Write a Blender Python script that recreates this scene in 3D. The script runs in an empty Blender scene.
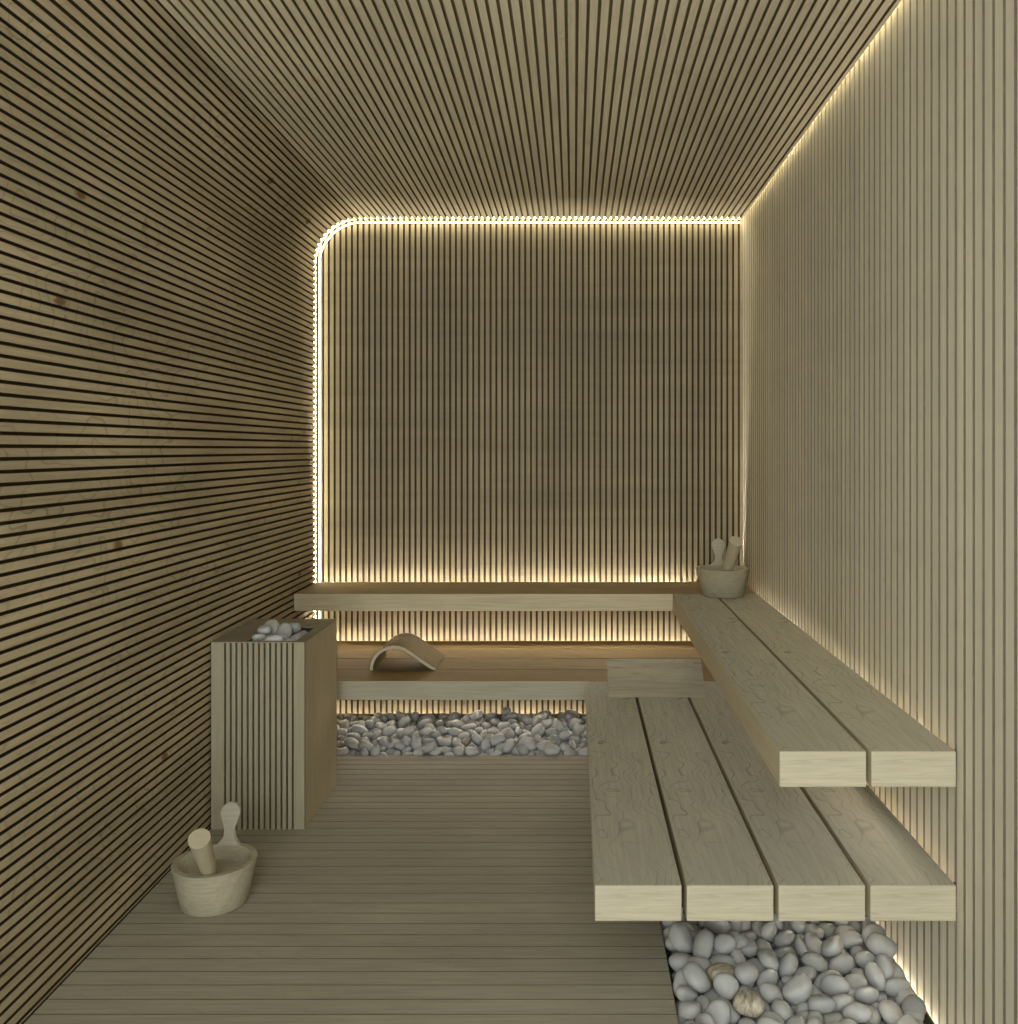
import bpy, bmesh, math, random
from mathutils import Vector, Matrix, Quaternion
# Modern slatted sauna.  World: X right, Y into the room, Z up, eye above the origin.
# Lengths are written in drawing units; K turns them into metres.
K = 1.15
PI = math.pi
SC = bpy.context.scene
COL = SC.collection
EYE = 1.302            # eye height
XL, XR = -1.249, 0.824  # side wall faces
YB = 4.39              # back wall face
YE = 4.352             # end of the curved shell (light gap behind it)
Y0 = -0.55             # open front of the room, behind the camera
ZC = 2.414             # ceiling face
RAD = 0.215            # radius of the wall / ceiling curve
P = 0.02816            # slat pitch on the shell and the back wall
PR = 0.0438            # slat pitch on the right wall
DECK_X, DECK_Y = 0.237, 3.823
BENCH_T = 0.0763
UP_Z, LO_Z = 0.657, 0.371
UP_W, LO_W = 0.3855, 0.7795
BY0 = 1.919            # free ends of the right-hand benches

# ------------------------------------------------------------------ materials
def nt(name):
    m = bpy.data.materials.new(name); m.use_nodes = True
    t = m.node_tree; t.nodes.clear()
    o = t.nodes.new('ShaderNodeOutputMaterial'); b = t.nodes.new('ShaderNodeBsdfPrincipled')
    t.links.new(b.outputs[0], o.inputs[0])
    return m, t, b
def node(t, kind, **kw):
    n = t.nodes.new(kind)
    for k, v in kw.items(): setattr(n, k, v)
    return n
def ramp(t, src, stops):
    r = node(t, 'ShaderNodeValToRGB')
    el = r.color_ramp.elements
    while len(el) < len(stops): el.new(0.5)
    for e, (p, c) in zip(el, stops):
        e.position = p; e.color = (c, c, c, 1) if not hasattr(c, '__len__') else (*c, 1)
    t.links.new(src, r.inputs[0]); return r.outputs[0]
def mul(t, a, b, fac=1.0):
    n = node(t, 'ShaderNodeMix', data_type='RGBA', blend_type='MULTIPLY')
    n.inputs[0].default_value = fac
    t.links.new(a, n.inputs[6])
    if hasattr(b, '__len__'): n.inputs[7].default_value = (*b, 1)
    else: t.links.new(b, n.inputs[7])
    return n.outputs[2]
def math_(t, op, a, b=None):
    n = node(t, 'ShaderNodeMath', operation=op)
    for i, v in enumerate((a, b)):
        if v is None: continue
        if isinstance(v, (int, float)): n.inputs[i].default_value = v
        else: t.links.new(v, n.inputs[i])
    return n.outputs[0]
def coords(t, scale, rot=(0, 0, 0), loc=(0, 0, 0)):
    c = node(t, 'ShaderNodeTexCoord'); m = node(t, 'ShaderNodeMapping')
    m.inputs['Scale'].default_value = scale; m.inputs['Rotation'].default_value = rot; m.inputs['Location'].default_value = loc
    t.links.new(c.outputs['Object'], m.inputs[0]); return m.outputs[0]
def noise(t, vec, scale, detail=3, rough=.5, dist=0):
    n = node(t, 'ShaderNodeTexNoise'); n.inputs['Scale'].default_value = scale
    n.inputs['Detail'].default_value = detail; n.inputs['Roughness'].default_value = rough; n.inputs['Distortion'].default_value = dist
    t.links.new(vec, n.inputs['Vector']); return n.outputs['Fac']

def wood(name, col, grain, fine=.16, blotch=.14, lines=.0, line_scale=(1.6, 9), line_n=9, knots=0., rough=.7, spec=.12, flow=0, slat=None, loc=(0, 0, 0), bands=0., bump=.05):
    """light timber; grain = axis (0,1,2) the fibres run along; lines = darkness of the wiggly growth lines;
    knots = size of sparse dark knots; slat = (axis, pitch) for a small tone step from slat to slat"""
    m, t, b = nt(name)
    s = [1, 1, 1]; s[grain] = .045
    v1 = coords(t, s, loc=loc)
    f = ramp(t, noise(t, v1, 95, 4, .6), [(.28, 1 - fine), (.72, 1 + fine * .3)])
    s2 = [1, 1, 1]; s2[grain] = .3
    v2 = coords(t, s2, loc=loc)
    bl = ramp(t, noise(t, v2, 3.2, 3), [(.3, 1 - blotch), (.7, 1 + blotch * .4)])
    rgb = node(t, 'ShaderNodeRGB'); rgb.outputs[0].default_value = (*col, 1)
    c = mul(t, mul(t, rgb.outputs[0], f), bl)
    if lines:
        s3 = [line_scale[1]] * 3; s3[grain] = line_scale[0]
        v3 = coords(t, s3, loc=loc)
        n3 = noise(t, v3, 1.0, 2, .4, .2)
        ph = math_(t, 'MULTIPLY', n3, line_n)
        if flow:      # figure that runs along the board
            oc = node(t, 'ShaderNodeTexCoord'); sx = node(t, 'ShaderNodeSeparateXYZ'); t.links.new(oc.outputs['Object'], sx.inputs[0])
            ph = math_(t, 'ADD', ph, math_(t, 'MULTIPLY', sx.outputs[0 if grain == 1 else 1], flow))
        fr = math_(t, 'FRACT', ph)
        ln = ramp(t, fr, [(0, 1 - lines), (.06, 1 - lines * .5), (.15, 1.0), (1.0, 1.0)])
        # patches where the figure fades out
        fade = ramp(t, noise(t, v2, 4.5, 1), [(.36, 0.12), (.6, 1.0)])
        mx = node(t, 'ShaderNodeMix', data_type='RGBA', blend_type='MULTIPLY')
        t.links.new(fade, mx.inputs[0]); t.links.new(c, mx.inputs[6]); t.links.new(ln, mx.inputs[7]); c = mx.outputs[2]
    if bands:
        s5 = [.5, .5, .5]; s5[2] = 14 if grain != 2 else 9
        v5 = coords(t, s5, loc=loc)
        c = mul(t, c, ramp(t, noise(t, v5, 1.0, 5, .65), [(.3, 1 - bands), (.7, 1 + bands * .3)]))
    if slat:
        ax, pitch = slat
        cc = node(t, 'ShaderNodeTexCoord'); sp = node(t, 'ShaderNodeSeparateXYZ'); t.links.new(cc.outputs['Object'], sp.inputs[0])
        fl = math_(t, 'FLOOR', math_(t, 'DIVIDE', sp.outputs[ax], pitch * K))
        wn = node(t, 'ShaderNodeTexWhiteNoise', noise_dimensions='1D'); t.links.new(fl, wn.inputs['W'])
        c = mul(t, c, ramp(t, wn.outputs['Value'], [(0, .9), (1, 1.04)]))
    if knots:
        s4 = [1.3, 1.3, 1.3]; s4[grain] = .8
        v4 = coords(t, s4, loc=(.37 + loc[0], .21 + loc[1], .63 + loc[2]))
        vo = node(t, 'ShaderNodeTexVoronoi'); vo.inputs['Scale'].default_value = 2.6
        t.links.new(v4, vo.inputs['Vector'])
        wob = math_(t, 'ADD', vo.outputs['Distance'], math_(t, 'MULTIPLY', noise(t, v4, 22, 2), .10))
        kn = ramp(t, wob, [(.0, (.36, .24, .16)), (.055 + knots, (.5, .36, .26)), (.085 + knots, (1, 1, 1)), (1, (1, 1, 1))])
        c = mul(t, c, kn)
    t.links.new(c, b.inputs['Base Color'])
    b.inputs['Roughness'].default_value = rough
    b.inputs['Specular IOR Level'].default_value = spec
    if bump:
        bp = node(t, 'ShaderNodeBump'); bp.inputs['Strength'].default_value = bump; bp.inputs['Distance'].default_value = .004
        t.links.new(f, bp.inputs['Height']); t.links.new(bp.outputs[0], b.inputs['Normal'])
    return m
def plain(name, col, rough=.6, spec=.3):
    m, t, b = nt(name)
    f = ramp(t, noise(t, coords(t, (1, 1, 1)), 30, 2), [(.3, .85), (.7, 1.05)])
    rgb = node(t, 'ShaderNodeRGB'); rgb.outputs[0].default_value = (*col, 1)
    t.links.new(mul(t, rgb.outputs[0], f), b.inputs['Base Color'])
    b.inputs['Roughness'].default_value = rough; b.inputs['Specular IOR Level'].default_value = spec
    return m
def glow(name, col, strength):
    m, t, b = nt(name)
    b.inputs['Base Color'].default_value = (.8, .75, .6, 1)
    b.inputs['Emission Color'].default_value = (*col, 1); b.inputs['Emission Strength'].default_value = strength
    return m
def stone(name, c0, c1, veins=False):
    m, t, b = nt(name)
    v = coords(t, (1, 1, 1))
    oi = node(t, 'ShaderNodeObjectInfo')
    mx = node(t, 'ShaderNodeMix', data_type='RGBA'); mx.inputs[6].default_value = (*c0, 1); mx.inputs[7].default_value = (*c1, 1)
    t.links.new(oi.outputs['Random'], mx.inputs[0])
    c = mul(t, mx.outputs[2], ramp(t, noise(t, v, 2.6, 4, .6), [(.3, .93), (.7, 1.03)]))
    if veins:
        s = coords(t, (1, 3.5, 1.5), rot=(.5, .3, .7))
        c = mul(t, c, ramp(t, noise(t, s, .9, 5, .65, .8), [(.36, (.42, .35, .27)), (.5, (.78, .72, .62)), (.64, (1.1, 1.08, 1.02))]))
    t.links.new(c, b.inputs['Base Color']); b.inputs['Roughness'].default_value = .62; b.inputs['Specular IOR Level'].default_value = .3
    return m

M = {}
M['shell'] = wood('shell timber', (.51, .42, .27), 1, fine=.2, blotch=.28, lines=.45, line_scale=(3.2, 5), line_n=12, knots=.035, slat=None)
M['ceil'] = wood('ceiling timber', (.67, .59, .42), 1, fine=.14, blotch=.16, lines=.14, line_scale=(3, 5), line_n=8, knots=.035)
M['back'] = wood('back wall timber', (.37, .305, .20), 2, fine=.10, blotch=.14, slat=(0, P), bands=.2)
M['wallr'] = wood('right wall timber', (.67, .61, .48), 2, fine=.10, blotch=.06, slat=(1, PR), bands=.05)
M['deck'] = wood('deck timber', (.40, .362, .278), 0, fine=.22, blotch=.14, lines=.14, line_scale=(1.2, 10))
M['plank_y'] = wood('bench timber', (.475, .45, .37), 1, fine=.18, blotch=.10, lines=.62, line_scale=(4.5, 7), line_n=9, flow=26)
M['plank_end'] = wood('bench end timber', (.45, .40, .295), 0, fine=.2, blotch=.08, lines=.18, line_scale=(1.2, 30), line_n=6)
M['plank_side'] = wood('bench side lit timber', (.52, .45, .31), 1, fine=.12, blotch=.08)  # paler than the plank tops: side light put into the colour
M['plank_x'] = wood('back bench timber', (.38, .29, .165), 0, fine=.16, blotch=.14, lines=.25, line_scale=(2, 12), line_n=8)  # tops browner than the front face: lighting painted into the timber
M['face_up'] = wood('upper bench lit front', (.64, .55, .375), 0, fine=.2, blotch=.1, lines=.15, line_scale=(1.5, 24), line_n=6)  # same bench, paler copy: light on the front face painted in
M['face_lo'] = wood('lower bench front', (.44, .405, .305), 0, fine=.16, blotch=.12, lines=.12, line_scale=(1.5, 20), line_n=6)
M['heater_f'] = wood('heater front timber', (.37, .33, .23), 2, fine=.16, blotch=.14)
M['heater_s'] = wood('heater side lit timber', (.52, .44, .295), 2, fine=.2, blotch=.18)  # paler than the front: fill light on the side put into the colour
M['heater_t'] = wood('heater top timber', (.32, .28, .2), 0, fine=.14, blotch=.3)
M['bucket'] = wood('bucket timber', (.44, .39, .285), 0, fine=.2, blotch=.12, lines=.16, line_scale=(6, 30), line_n=6)
M['bucket_h'] = wood('bucket handle timber', (.46, .42, .33), 0, fine=.16, blotch=.1)
M['ladle'] = wood('ladle timber', (.47, .41, .29), 0, fine=.12, blotch=.1)
M['ply'] = wood('bent plywood', (.27, .20, .10), 0, fine=.18, blotch=.16, spec=.05)
M['ply_edge'] = wood('plywood edge', (.50, .45, .34), 0, fine=.1, blotch=.05)
M['wedge'] = wood('headrest timber', (.45, .40, .295), 0, fine=.24, blotch=.26, lines=.3, line_scale=(2.2, 18), line_n=8)
M['groove'] = plain('dark groove', (.080, .055, .027), .8, .1)
M['groover'] = plain('shallow groove', (.21, .175, .115), .7, .2)
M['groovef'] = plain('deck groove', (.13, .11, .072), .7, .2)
M['groovec'] = plain('ceiling groove', (.23, .18, .10), .8, .1)  # paler than other grooves: light reaching inside is put into the colour
M['cove'] = plain('cove lining', (.35, .29, .19))
M['bed'] = plain('trench base', (.2, .195, .185), .8, .1)
M['dark'] = plain('dark metal', (.035, .030, .024), .5, .3)
M['stone'] = stone('pebble stone', (.42, .42, .41), (.56, .555, .54))
M['stone_bed'] = stone('pebble bed stone', (.48, .48, .47), (.53, .53, .52))
M['vein'] = stone('veined stone', (.55, .51, .44), (.6, .56, .5), True)
M['led_rim'] = glow('edge light', (1.0, .92, .64), 28)
M['led_line'] = glow('edge line light', (1.0, .95, .82), 1.5)
M['led_cove'] = glow('cove light', (1.0, .90, .58), 85)
M['led_up_b'] = glow('upper back bench light', (1.0, .92, .76), 380)
M['led_up_r'] = glow('upper side bench light', (1.0, .91, .74), 170)
M['led_lo_b'] = glow('lower back bench light', (1.0, .90, .73), 380)
M['led_lo_r'] = glow('lower side bench light', (1.0, .88, .68), 170)
M['led_floor'] = glow('floor light', (1.0, .92, .78), 70)
M['led_floor_r'] = glow('right floor light', (1.0, .92, .78), 130)
M['plank_lo'] = wood('lower back bench lit timber', (.28, .195, .09), 0, fine=.2, blotch=.16, lines=.25, line_scale=(2, 12), line_n=8, spec=.06)  # orange-brown tint stands for warm strip light bouncing onto these planks


# ------------------------------------------------------------------ mesh helpers
def box(bm, x0, x1, y0, y1, z0, z1, bev=0, mi=0):
    vs = [bm.verts.new((x, y, z)) for x in (x0, x1) for y in (y0, y1) for z in (z0, z1)]
    fs = [bm.faces.new([vs[i] for i in q]) for q in ((0, 1, 3, 2), (4, 6, 7, 5), (0, 4, 5, 1), (2, 3, 7, 6), (0, 2, 6, 4), (1, 5, 7, 3))]
    for f in fs: f.material_index = mi
    if bev:
        es = {e for f in fs for e in f.edges}
        bmesh.ops.bevel(bm, geom=list(es), offset=bev, segments=2, profile=.5, affect='EDGES')
def prism(bm, pts, a0, a1, axis=1, bev=0, mi=0):
    """closed outline pts (2-D) pushed along an axis; axis 1: (x,z), axis 0: (y,z), axis 2: (x,y)"""
    def mk(p, a): return {1: (p[0], a, p[1]), 0: (a, p[0], p[1]), 2: (p[0], p[1], a)}[axis]
    A = [bm.verts.new(mk(p, a0)) for p in pts]; B = [bm.verts.new(mk(p, a1)) for p in pts]
    n = len(pts)
    fs = [bm.faces.new(A), bm.faces.new(B[::-1])]
    fs += [bm.faces.new((A[i], B[i], B[(i + 1) % n], A[(i + 1) % n])) for i in range(n)]
    for f in fs: f.material_index = mi
    if bev:
        es = {e for f in fs[:2] for e in f.edges}
        bmesh.ops.bevel(bm, geom=list(es), offset=bev, segments=2, profile=.5, affect='EDGES')
def lathe(bm, prof, n=64, mi=0):
    rings = []
    for r, z in prof:
        if r < 1e-6: rings.append([bm.verts.new((0, 0, z))])
        else: rings.append([bm.verts.new((r * math.cos(2 * PI * i / n), r * math.sin(2 * PI * i / n), z)) for i in range(n)])
    for a, b in zip(rings, rings[1:]):
        for i in range(n):
            q = [a[i % len(a)], a[(i + 1) % len(a)], b[(i + 1) % len(b)], b[i % len(b)]]
            q = list(dict.fromkeys(q))
            if len(q) > 2: bm.faces.new(q)
def obj(name, bm, mats, parent=None, at=(0, 0, 0), smooth=False):
    """link bm (drawing units) as one mesh object with its origin at `at`"""
    bmesh.ops.recalc_face_normals(bm, faces=bm.faces[:])
    o_ = Vector(at)
    base = Vector(parent['_at']) if parent is not None else Vector((0, 0, 0))
    for v in bm.verts: v.co = (v.co - o_) * K
    me = bpy.data.meshes.new(name); bm.to_mesh(me); bm.free()
    for m in (mats if isinstance(mats, (list, tuple)) else [mats]): me.materials.append(m)
    if smooth:
        me.polygons.foreach_set('use_smooth', [True] * len(me.polygons))
        if smooth != 'all': me.set_sharp_from_angle(angle=math.radians(40))
    o = bpy.data.objects.new(name, me); COL.objects.link(o)
    o.location = (o_ - base) * K
    o['_at'] = tuple(at)
    if parent is not None: o.parent = parent
    return o
def tag(o, label, cat, group=None):
    o['label'] = label; o['category'] = cat
    if group: o['group'] = group
    return o
def thing(name, label, cat, at, group=None):
    o = bpy.data.objects.new(name, None); COL.objects.link(o)
    o.location = Vector(at) * K; o.empty_display_size = .05; o['_at'] = tuple(at)
    return tag(o, label, cat, group)
def struct(name, bm, mats, at=(0, 0, 0), smooth=False):
    o = obj(name, bm, mats, None, at, smooth); o['kind'] = 'structure'; return o

# ------------------------------------------------------------------ setting
SD = .012      # slat thickness on the dark-grooved walls
GF = .31; GB = .35       # share of the pitch that is groove
# deck floor with the stone trench beside and behind it
bm = bmesh.new()
FP = .0565; y = 2.0; ys = []
n0 = int((DECK_Y - Y0) / FP) + 1
for i in range(n0):
    y1 = DECK_Y - i * FP; y0_ = max(Y0, y1 - FP + .0034)
    if i == 0: y1 = DECK_Y
    box(bm, XL + .002, DECK_X, y0_, y1, -.02, 0)
bm.normal_update()
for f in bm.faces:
    if f.normal.y < -.5: f.material_index = 1  # faces toward the camera darkened to stand for shade in the grooves
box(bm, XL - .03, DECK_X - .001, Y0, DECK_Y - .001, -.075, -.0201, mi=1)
box(bm, XL - .03, XR + .03, Y0, YB + .03, -.11, -.0751, mi=2)
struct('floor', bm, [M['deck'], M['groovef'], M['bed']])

def arc(a, r): # point on the shell corner, a = 0 at the wall, pi/2 at the ceiling
    return (XL + RAD - r * math.cos(a), ZC - RAD + r * math.sin(a))
zs = ZC - RAD
bm = bmesh.new()
gz = EYE + .0063
k0 = math.floor((0 - gz) / P)
k = k0
while True:
    za = gz + k * P + P * GF / 2; zb = gz + (k + 1) * P - P * GF / 2
    k += 1
    if zb > zs + .002: break
    if zb < .006: continue
    box(bm, XL - SD, XL, Y0, YE, max(za, .004), zb)
zlast = gz + (k - 1) * P       # groove centre where the curve takes over
s = zlast - zs
L = PI / 2 * RAD
na = round((L - s) / P); pa = (L - s) / na
for i in range(na):
    a0 = (s + i * pa + P * GF / 2) / RAD; a1 = (s + (i + 1) * pa - P * GF / 2) / RAD
    prism(bm, [arc(a0, RAD), arc((a0 + a1) / 2, RAD), arc(a1, RAD), arc(a1, RAD + SD), arc(a0, RAD + SD)], Y0, YE)
# dark backing behind the slats
pts_in = [(XL - SD - .0005, -.02)] + [arc(a * PI / 24, RAD + SD + .0005) for a in range(13)]
pts_out = [arc(a * PI / 24, RAD + SD + .02) for a in range(12, -1, -1)] + [(XL - SD - .02, -.02)]
prism(bm, pts_in + pts_out, Y0, YE, mi=1)
bm.normal_update()
for f in bm.faces:                      # slat flanks painted dark for the shade inside the grooves
    c = f.calc_center_median()
    if c.z < zs + .001: fl = abs(f.normal.z) > .5
    else:
        rd = Vector((c.x - XL - RAD, 0, c.z - ZC + RAD)).normalized(); fl = abs(f.normal.dot(rd)) < .5
    if fl and abs(f.normal.y) < .5: f.material_index = 1
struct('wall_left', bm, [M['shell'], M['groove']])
bm = bmesh.new()
CX1 = .812
x = XL + RAD
while x + P < CX1 + .001:
    box(bm, x + P * GF / 2, x + P - P * GF / 2, Y0, YE, ZC, ZC + SD); x += P
if CX1 - x > .006: box(bm, x + P * GF / 2, CX1, Y0, YE, ZC, ZC + SD)
box(bm, XL + RAD + .0005, CX1, Y0, YE, ZC + SD + .0005, ZC + SD + .02, mi=1)
bm.normal_update()
for f in bm.faces:
    if abs(f.normal.x) > .5: f.material_index = 1  # slat flanks given the groove colour as painted shade
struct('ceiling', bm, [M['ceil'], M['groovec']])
# back wall
bm = bmesh.new()
x = .804 + P
while x > XL - .03:
    xa = max(x - P + P * GB / 2, XL - .03); xb = min(x - P * GB / 2, XR)
    if xb - xa > .003: box(bm, xa, xb, YB, YB + SD, -.07, ZC + .06)
    x -= P
box(bm, XL - .035, XR + .03, YB + SD + .0005, YB + SD + .03, -.07, ZC + .16, mi=1)
bm.normal_update()
for f in bm.faces:
    if abs(f.normal.x) > .5: f.material_index = 1  # slat sides darkened as painted shade in the grooves
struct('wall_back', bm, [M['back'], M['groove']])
# right wall, wider slats with shallow grooves, running on up into the light cove
bm = bmesh.new()
y = PR * 100 + .016
GR = .27
while y > Y0:
    ya = y - PR + PR * GR / 2; yb = min(y - PR * GR / 2, YB - .001)
    if ya < YB - .004: box(bm, XR, XR + .010, max(ya, Y0), yb, -.07, ZC + .15)
    y -= PR
box(bm, XR + .0105, XR + .03, Y0, YB + .01, -.07, ZC + .15, mi=1)
bm.normal_update()
for f in bm.faces:
    if abs(f.normal.y) > .5: f.material_index = 1  # side faces darkened so grooves read as shaded despite front light
struct('wall_right', bm, [M['wallr'], M['groover']])
bm = bmesh.new()
box(bm, .70, XR + .03, Y0, YB, ZC + .151, ZC + .17)
box(bm, .70, .715, Y0, YB, ZC + SD + .021, ZC + .1505)
struct('trim_1', bm, M['cove'])

# ------------------------------------------------------------------ light strips
def strip(label, boxes, mat, channel=None, group=None):
    bm = bmesh.new()
    for b_ in boxes: box(bm, *b_)
    o = obj('light_strip', bm, mat); tag(o, label, 'light strip', group)
    if channel:
        bm = bmesh.new()
        for b_ in channel: box(bm, *b_)
        obj('light_baffle', bm, M['groover'] if 'foot' in label else M['dark'], o)  # plates and lips added to block stray light from the strip
    return o
# perimeter strip in the gap between the curved shell and the back wall
bm = bmesh.new()
def sweep(bm, i_, o_, ya, yb):
    """rectangular band following the shell outline, between offsets i_ (inner) and o_ (outer)"""
    def pth(o): return [(XL - o, .02)] + [arc(a * PI / 2 / 24, RAD + o) for a in range(25)] + [(CX1 - .004, ZC + o)]
    path, path2 = pth(i_), pth(o_)
    for (a, b_, c, d) in zip(path, path[1:], path2[1:], path2):
        A, B = [[bm.verts.new((p[0], yy, p[1])) for p in (a, b_, c, d)] for yy in (ya, yb)]
        for j in (0, 2): bm.faces.new((A[j], B[j], B[j + 1], A[j + 1]))
        bm.faces.new(A); bm.faces.new(B[::-1])
    bmesh.ops.remove_doubles(bm, verts=bm.verts[:], dist=1e-5)
sweep(bm, .006, .0115, YB - .030, YB - .016)
rim = obj('light_strip', bm, M['led_rim'])
tag(rim, 'bright light strip curving up the left edge and along the top of the back wall', 'light strip')
bm = bmesh.new(); sweep(bm, -.0115, -.0045, YB - .004, YB - .001)
obj('diffuser_line', bm, M['led_line'], rim)
strip('warm light strip in the cove between the ceiling and the right wall', [(XR - .0095, XR - .0015, Y0, YB - .08, ZC + .045, ZC + .049)], M['led_cove'])
GAP = .009
BGAP = .022   # wider gap behind the back benches
def bench_led(top, mat, name_back, name_right):
    # back run
    strip(name_back, [(XL + .03, XR - .23, YB - .018, YB - .006, top - .074, top - .070)], mat[0], [(XL + .03, XR - .0005, YB - .021, YB - .0005, top - .082, top - .078)])
    strip(name_right, [(XR - GAP + .0015, XR - .001, BY0 + .03, YB - .25, top - .074, top - .070)], mat[1], [(XR - GAP + .001, XR - .0003, BY0 + .02, YB - .0215, top - .080, top - .076), (XR - GAP + .001, XR - .0008, BY0 + .0201, BY0 + .024, top - .0759, top - .004)])
bench_led(UP_Z, (M['led_up_b'], M['led_up_r']), 'thin light strip along the back wall behind the upper bench', 'thin light strip along the right wall behind the upper bench')
bench_led(LO_Z, (M['led_lo_b'], M['led_lo_r']), 'thin light strip along the back wall behind the lower bench', 'thin light strip along the right wall behind the lower bench')
strip('low light strip at the foot of the back wall above the pebbles', [(XL + .03, XR - .04, YB - .020, YB - .004, -.034, -.030)], M['led_floor'], [(XL + .03, XR - .04, YB - .0265, YB - .0225, -.05, .018)])
strip('low light strip at the foot of the right wall beside the pebbles', [(XR - .0085, XR - .001, 1.72, YB - .06, -.040, -.036)], M['led_floor_r'], [(XR - .0125, XR - .009, 1.72, YB - .06, -.055, .004)])

# ------------------------------------------------------------------ benches
PW, PG = .185, .0110
def plank_run(root, n, first, along0, along1, top, axis, end):
    """n planks side by side; axis 0: they run along x (back run), axis 1: they run along y"""
    for i in range(n):
        g_ = PG if axis == 1 else .004; a = first + i * (PW + PG); b_ = end if i == n - 1 else a + PW + PG - g_
        bm = bmesh.new()
        if axis == 1: box(bm, a, b_, along0, along1, top - BENCH_T, top, .0022)
        else: box(bm, along0, along1, a, b_, top - BENCH_T, top, .0022)
        at = ((a, along0, top) if axis == 1 else (along0, a, top))
        bm.normal_update()
        for f in bm.faces:
            if axis == 1 and abs(f.normal.y) > .9: f.material_index = 1
            if axis == 1 and abs(f.normal.x) > .9: f.material_index = 2
            if axis == 0 and abs(f.normal.y) > .9: f.material_index = 1 if i == 0 and f.normal.y < 0 else 2  # inner flanks darkened: shade of the plank gaps painted on
        up = top == UP_Z
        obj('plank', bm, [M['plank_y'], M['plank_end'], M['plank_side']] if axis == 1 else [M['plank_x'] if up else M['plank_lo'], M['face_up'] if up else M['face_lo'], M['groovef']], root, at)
def bench(label, n, top, axis, w):
    if axis == 0:
        f = YB - w; root = thing('sauna_bench', label, 'bench', (0, f, top - BENCH_T))
        plank_run(root, n, f, XL + .002, XR - GAP, top, 0, YB - BGAP)
        for x in (-.85, -.2, .40):
            bm = bmesh.new(); box(bm, x - .02, x + .02, f + w * .62, YB + .001, top - BENCH_T - .028, top - BENCH_T - .0003); obj('bracket', bm, M['dark'], root, (x, f, top - .1))
    else:
        f = XR - w; root = thing('sauna_bench', label, 'bench', (f, 2.9, top - BENCH_T))
        yend = YB - (UP_W if top == UP_Z else LO_W) - .003
        plank_run(root, n, f, BY0, yend, top, 1, XR - GAP)
        for y in (2.55, 3.1, 3.5):
            bm = bmesh.new(); box(bm, f + .09, XR + .001, y - .02, y + .02, top - BENCH_T - .028, top - BENCH_T - .0003); obj('bracket', bm, M['dark'], root, (f, y, top - .1))
    return root
bench('upper timber bench running along the back wall', 2, UP_Z, 0, UP_W)
bench('upper bench of two timber planks along the right wall', 2, UP_Z, 1, UP_W)
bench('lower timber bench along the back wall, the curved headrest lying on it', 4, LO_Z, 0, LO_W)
bench('lower bench of four wide planks along the right wall, above the pebbles', 4, LO_Z, 1, LO_W)

# ------------------------------------------------------------------ heater
HX0, HX1, HY0, HY1, HZ = -1.2405, -.9217, 3.076, 3.497, .6425
TX0, TX1, TY0, TY1 = -1.124, -.958, 3.094, 3.334
h = thing('sauna_heater', 'square timber-clad sauna heater with stones on top, standing by the left wall', 'heater', ((HX0 + HX1) / 2, (HY0 + HY1) / 2, 0))
bm = bmesh.new()
zt = HZ - .004
fx0, fx1 = HX0 + .0475, HX1 - .040
n = 12; hp = (fx1 - fx0) / n
box(bm, HX0, fx0 - .0035, HY0, HY0 + .02, 0.001, zt, .001)
box(bm, fx1 + .0035, HX1, HY0, HY0 + .02, 0.001, zt, .001)
for i in range(n): box(bm, fx0 + i * hp + .0037, fx0 + (i + 1) * hp - .0037, HY0 + .001, HY0 + .014, 0.001, zt)
box(bm, HX0 + .002, HX1 - .002, HY0 + .0142, HY0 + .022, .001, zt, mi=1)
obj('front_panel', bm, [M['heater_f'], M['groove']], h, ((HX0 + HX1) / 2, HY0, 0))
bm = bmesh.new()
n = 14; hp = (HY1 - HY0 - .022) / n
for i in range(n): box(bm, HX1 - .016, HX1, HY0 + .022 + i * hp + .0007, HY0 + .022 + (i + 1) * hp - .0007, .001, zt, .0006)
box(bm, HX1 - .02, HX1 - .0162, HY0 + .0225, HY1, .001, zt, mi=1)
obj('side_panel', bm, [M['heater_s'], M['groover']], h, (HX1, HY0, 0))
bm = bmesh.new(); box(bm, HX0, HX0 + .016, HY0 + .0225, HY1, .001, zt); obj('side_panel', bm, M['heater_s'], h, (HX0, HY0, 0))
bm = bmesh.new(); box(bm, HX0 + .017, HX1 - .021, HY1 - .016, HY1, .001, zt); obj('back_panel', bm, M['heater_s'], h, (HX0, HY1, 0))
bm = bmesh.new()
for b_ in ((HX0, TX0, HY0, HY1), (TX1, HX1, HY0, HY1), (TX0, TX1, HY0, TY0), (TX0, TX1, TY1, HY1)): box(bm, *b_, zt + .0002, HZ)
bmesh.ops.remove_doubles(bm, verts=bm.verts[:], dist=1e-5)
obj('top_frame', bm, M['heater_t'], h, ((HX0 + HX1) / 2, HY0, HZ))
bm = bmesh.new()
zb = .583
box(bm, TX0 - .004, TX1 + .004, TY0 - .004, TY1 + .004, zb - .003, zb)
for b_ in ((TX0 - .004, TX0, TY0, TY1), (TX1, TX1 + .004, TY0, TY1), (TX0 - .004, TX1 + .004, TY0 - .004, TY0), (TX0 - .004, TX1 + .004, TY1, TY1 + .004)): box(bm, *b_, zb, zt)
obj('stone_tray', bm, M['dark'], h, (TX0, TY0, zb))

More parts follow.
